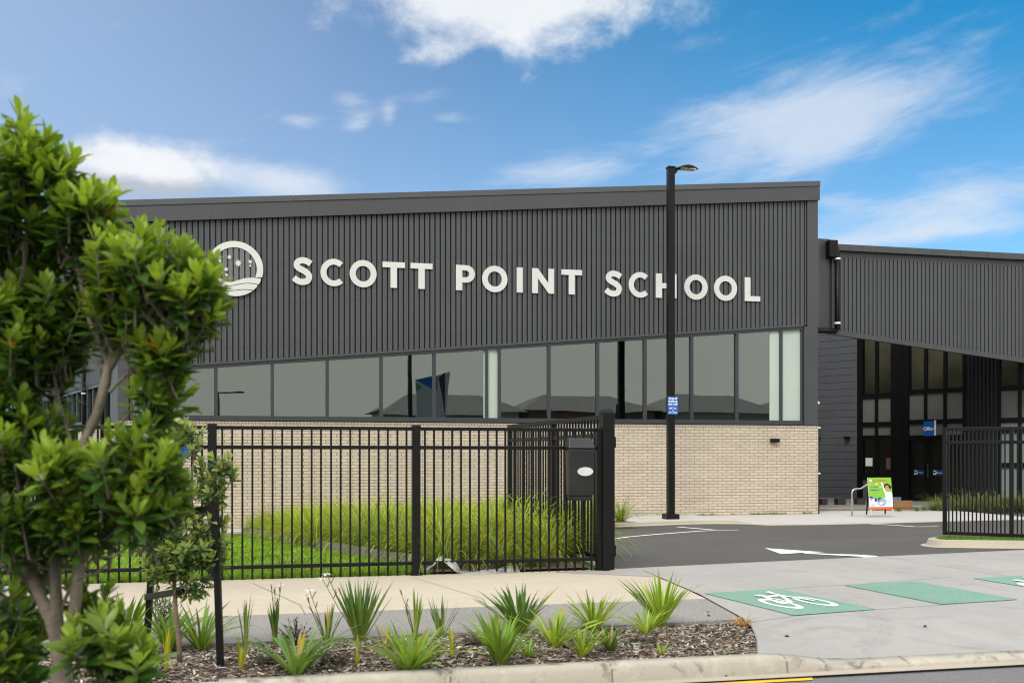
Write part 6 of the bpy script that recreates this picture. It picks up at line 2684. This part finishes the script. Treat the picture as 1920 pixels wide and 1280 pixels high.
PAL_T = ((.07, .14, .02), (.19, .31, .026), (.44, .44, .048))
PAL_TS = [PAL_T, ((.06, .12, .018), (.14, .25, .022), (.34, .38, .04)), ((.07, .14, .02), (.20, .31, .028), (.50, .46, .05)), ((.06, .12, .018), (.12, .22, .02), (.30, .34, .04)), ((.08, .14, .02), (.22, .30, .03), (.56, .44, .05)), ((.06, .13, .018), (.16, .27, .024), (.42, .42, .045))]
protos = []
bx_, by_ = [p[0] for p in BEDPOLY], [p[1] for p in BEDPOLY]
spots = []
y = min(by_)
rr = random.Random(9)
while y < max(by_):
    x = min(bx_) + rr.uniform(0, .4)
    while x < max(bx_):
        q = (x + rr.uniform(-.12, .12), y + rr.uniform(-.12, .12))
        if in_poly(*q, BEDPOLY) and q[1] > 12.9 and (q[1] > 14.3 or q[0] < 3.95):
            spots.append(q)
        x += .56
    y += .56
lab_t = 'yellow-green grass tussock in the dense bed behind the metal fence'
for k, (x, y) in enumerate(spots):
    if k < 6:
        t = thing('grass_tussock', lab_t, 'grass', (0, 0, 0), 'grass tussocks behind the fence')
        tussock(100 + k, 165, 1.0, PAL_TS[k], .014).obj('blades', M_strap, t, smooth=True)
        protos.append(t)
        o = t
    else:
        o = copy_tree(protos[k % 6])
    o.location = (x, y, gz(x, y) + .02)
    o.rotation_euler = (0, 0, rr.uniform(0, 6.28))
    s_ = rr.uniform(.78, 1.18) * (1 - .22 * sstep(y, 20, 26)) * (.62 if y < 13.3 else .85 if y < 14 else 1)
    o.scale = (s_, s_, s_)
# tussocks beside the path kerb behind the gate post
for k, (px_, py_, lab) in enumerate(((1163, 976, 'bright green tussock right of the gate post against the brick wall'), (1085, 979, 'green tussock seen under the leaflet box by the far kerb, left one'), (1110, 978, 'green tussock seen under the leaflet box by the far kerb, right one'))):
    p = gpt(px_, py_, gz, .05)
    o = copy_tree(protos[k % 6])
    o['label'] = lab
    o['group'] = 'tussocks along the path kerb'
    o.location = p
    o.rotation_euler = (0, 0, k * 1.3)
    o.scale = (.95, .95, .9)
mb = MB()
p0 = gpt(1040, 980, gz, .05)
p1 = gpt(1196, 977, gz, .05)
mb.poly([(p0.x, p0.y - .3, p0.z - .01), (p1.x, p1.y - .1, p1.z - .01), (p1.x - .3, p1.y + .5, p1.z - .005), (p0.x, p0.y + .6, p0.z - .005)])
struct(mb.obj('kerb_bed_soil', M_soil))
# softer feathery grasses along the entrance deck
PAL_E = ((.07, .12, .03), (.14, .19, .045), (.30, .29, .11))
ep = []
rr = random.Random(31)
for k in range(26):
    px_ = 1690 + (k / 25) ** .75 * 300 + rr.uniform(-5, 5)
    x, y = pl(px_, 950, 30.75 + rr.uniform(-.15, .3)).to_2d()
    if k < 3:
        t = thing('ornamental_grass', 'pale feathery grass clump growing along the entrance deck', 'grass', (0, 0, 0), 'feathery grasses along the entrance deck')
        tussock(300 + k, 120, .62, PAL_E, .010).obj('blades', M_strap, t, smooth=True)
        ep.append(t)
        o = t
    else:
        o = copy_tree(ep[k % 3])
    o.location = (x, y, gz(x, y) + .01)
    o.rotation_euler = (0, 0, rr.uniform(0, 6.28))
    s_ = (.55 if px_ < 1740 else rr.uniform(.95, 1.35))
    o.scale = (s_, s_, s_)
# weeds along the wall foot
mb = MB()
for _ in range(420):
    px_ = rr.choice([rr.uniform(1190, 1420), rr.uniform(1405, 1528)])
    x = pl(px_, 950, YF - .13).x
    if math.sin(x * 3.0) + math.sin(x * 7.7) < -.1:
        continue
    y = YF - .12 - rr.uniform(0, .05)
    z = gz(x, YF) + .008
    h_ = rr.uniform(.02, .07)
    mb.poly([(x - .012, y, z), (x + .012, y, z), (x + rr.uniform(-.03, .03), y - .02, z + h_)], (.10, .20, .03))
struct(mb.obj('wall_foot_weeds', M_grass), 'stuff')

# ---- street trees opposite, seen only in the window reflections
for x, y, sc_, lab in ((17.5, -17, 3.0, 'broad green street tree across the road in front of the first house gap'), (27.5, -18, 2.6, 'green street tree across the road beside the red brick house'), (41.5, -17.5, 2.9, 'rightmost green street tree across the road')):
    o = copy_tree(yt)
    o.name = 'street_tree'
    o['label'] = lab
    o['group'] = 'street trees across the road'
    o.location = (x, y, 0)
    o.rotation_euler = (0, 0, x)
    o.scale = (sc_, sc_, sc_)
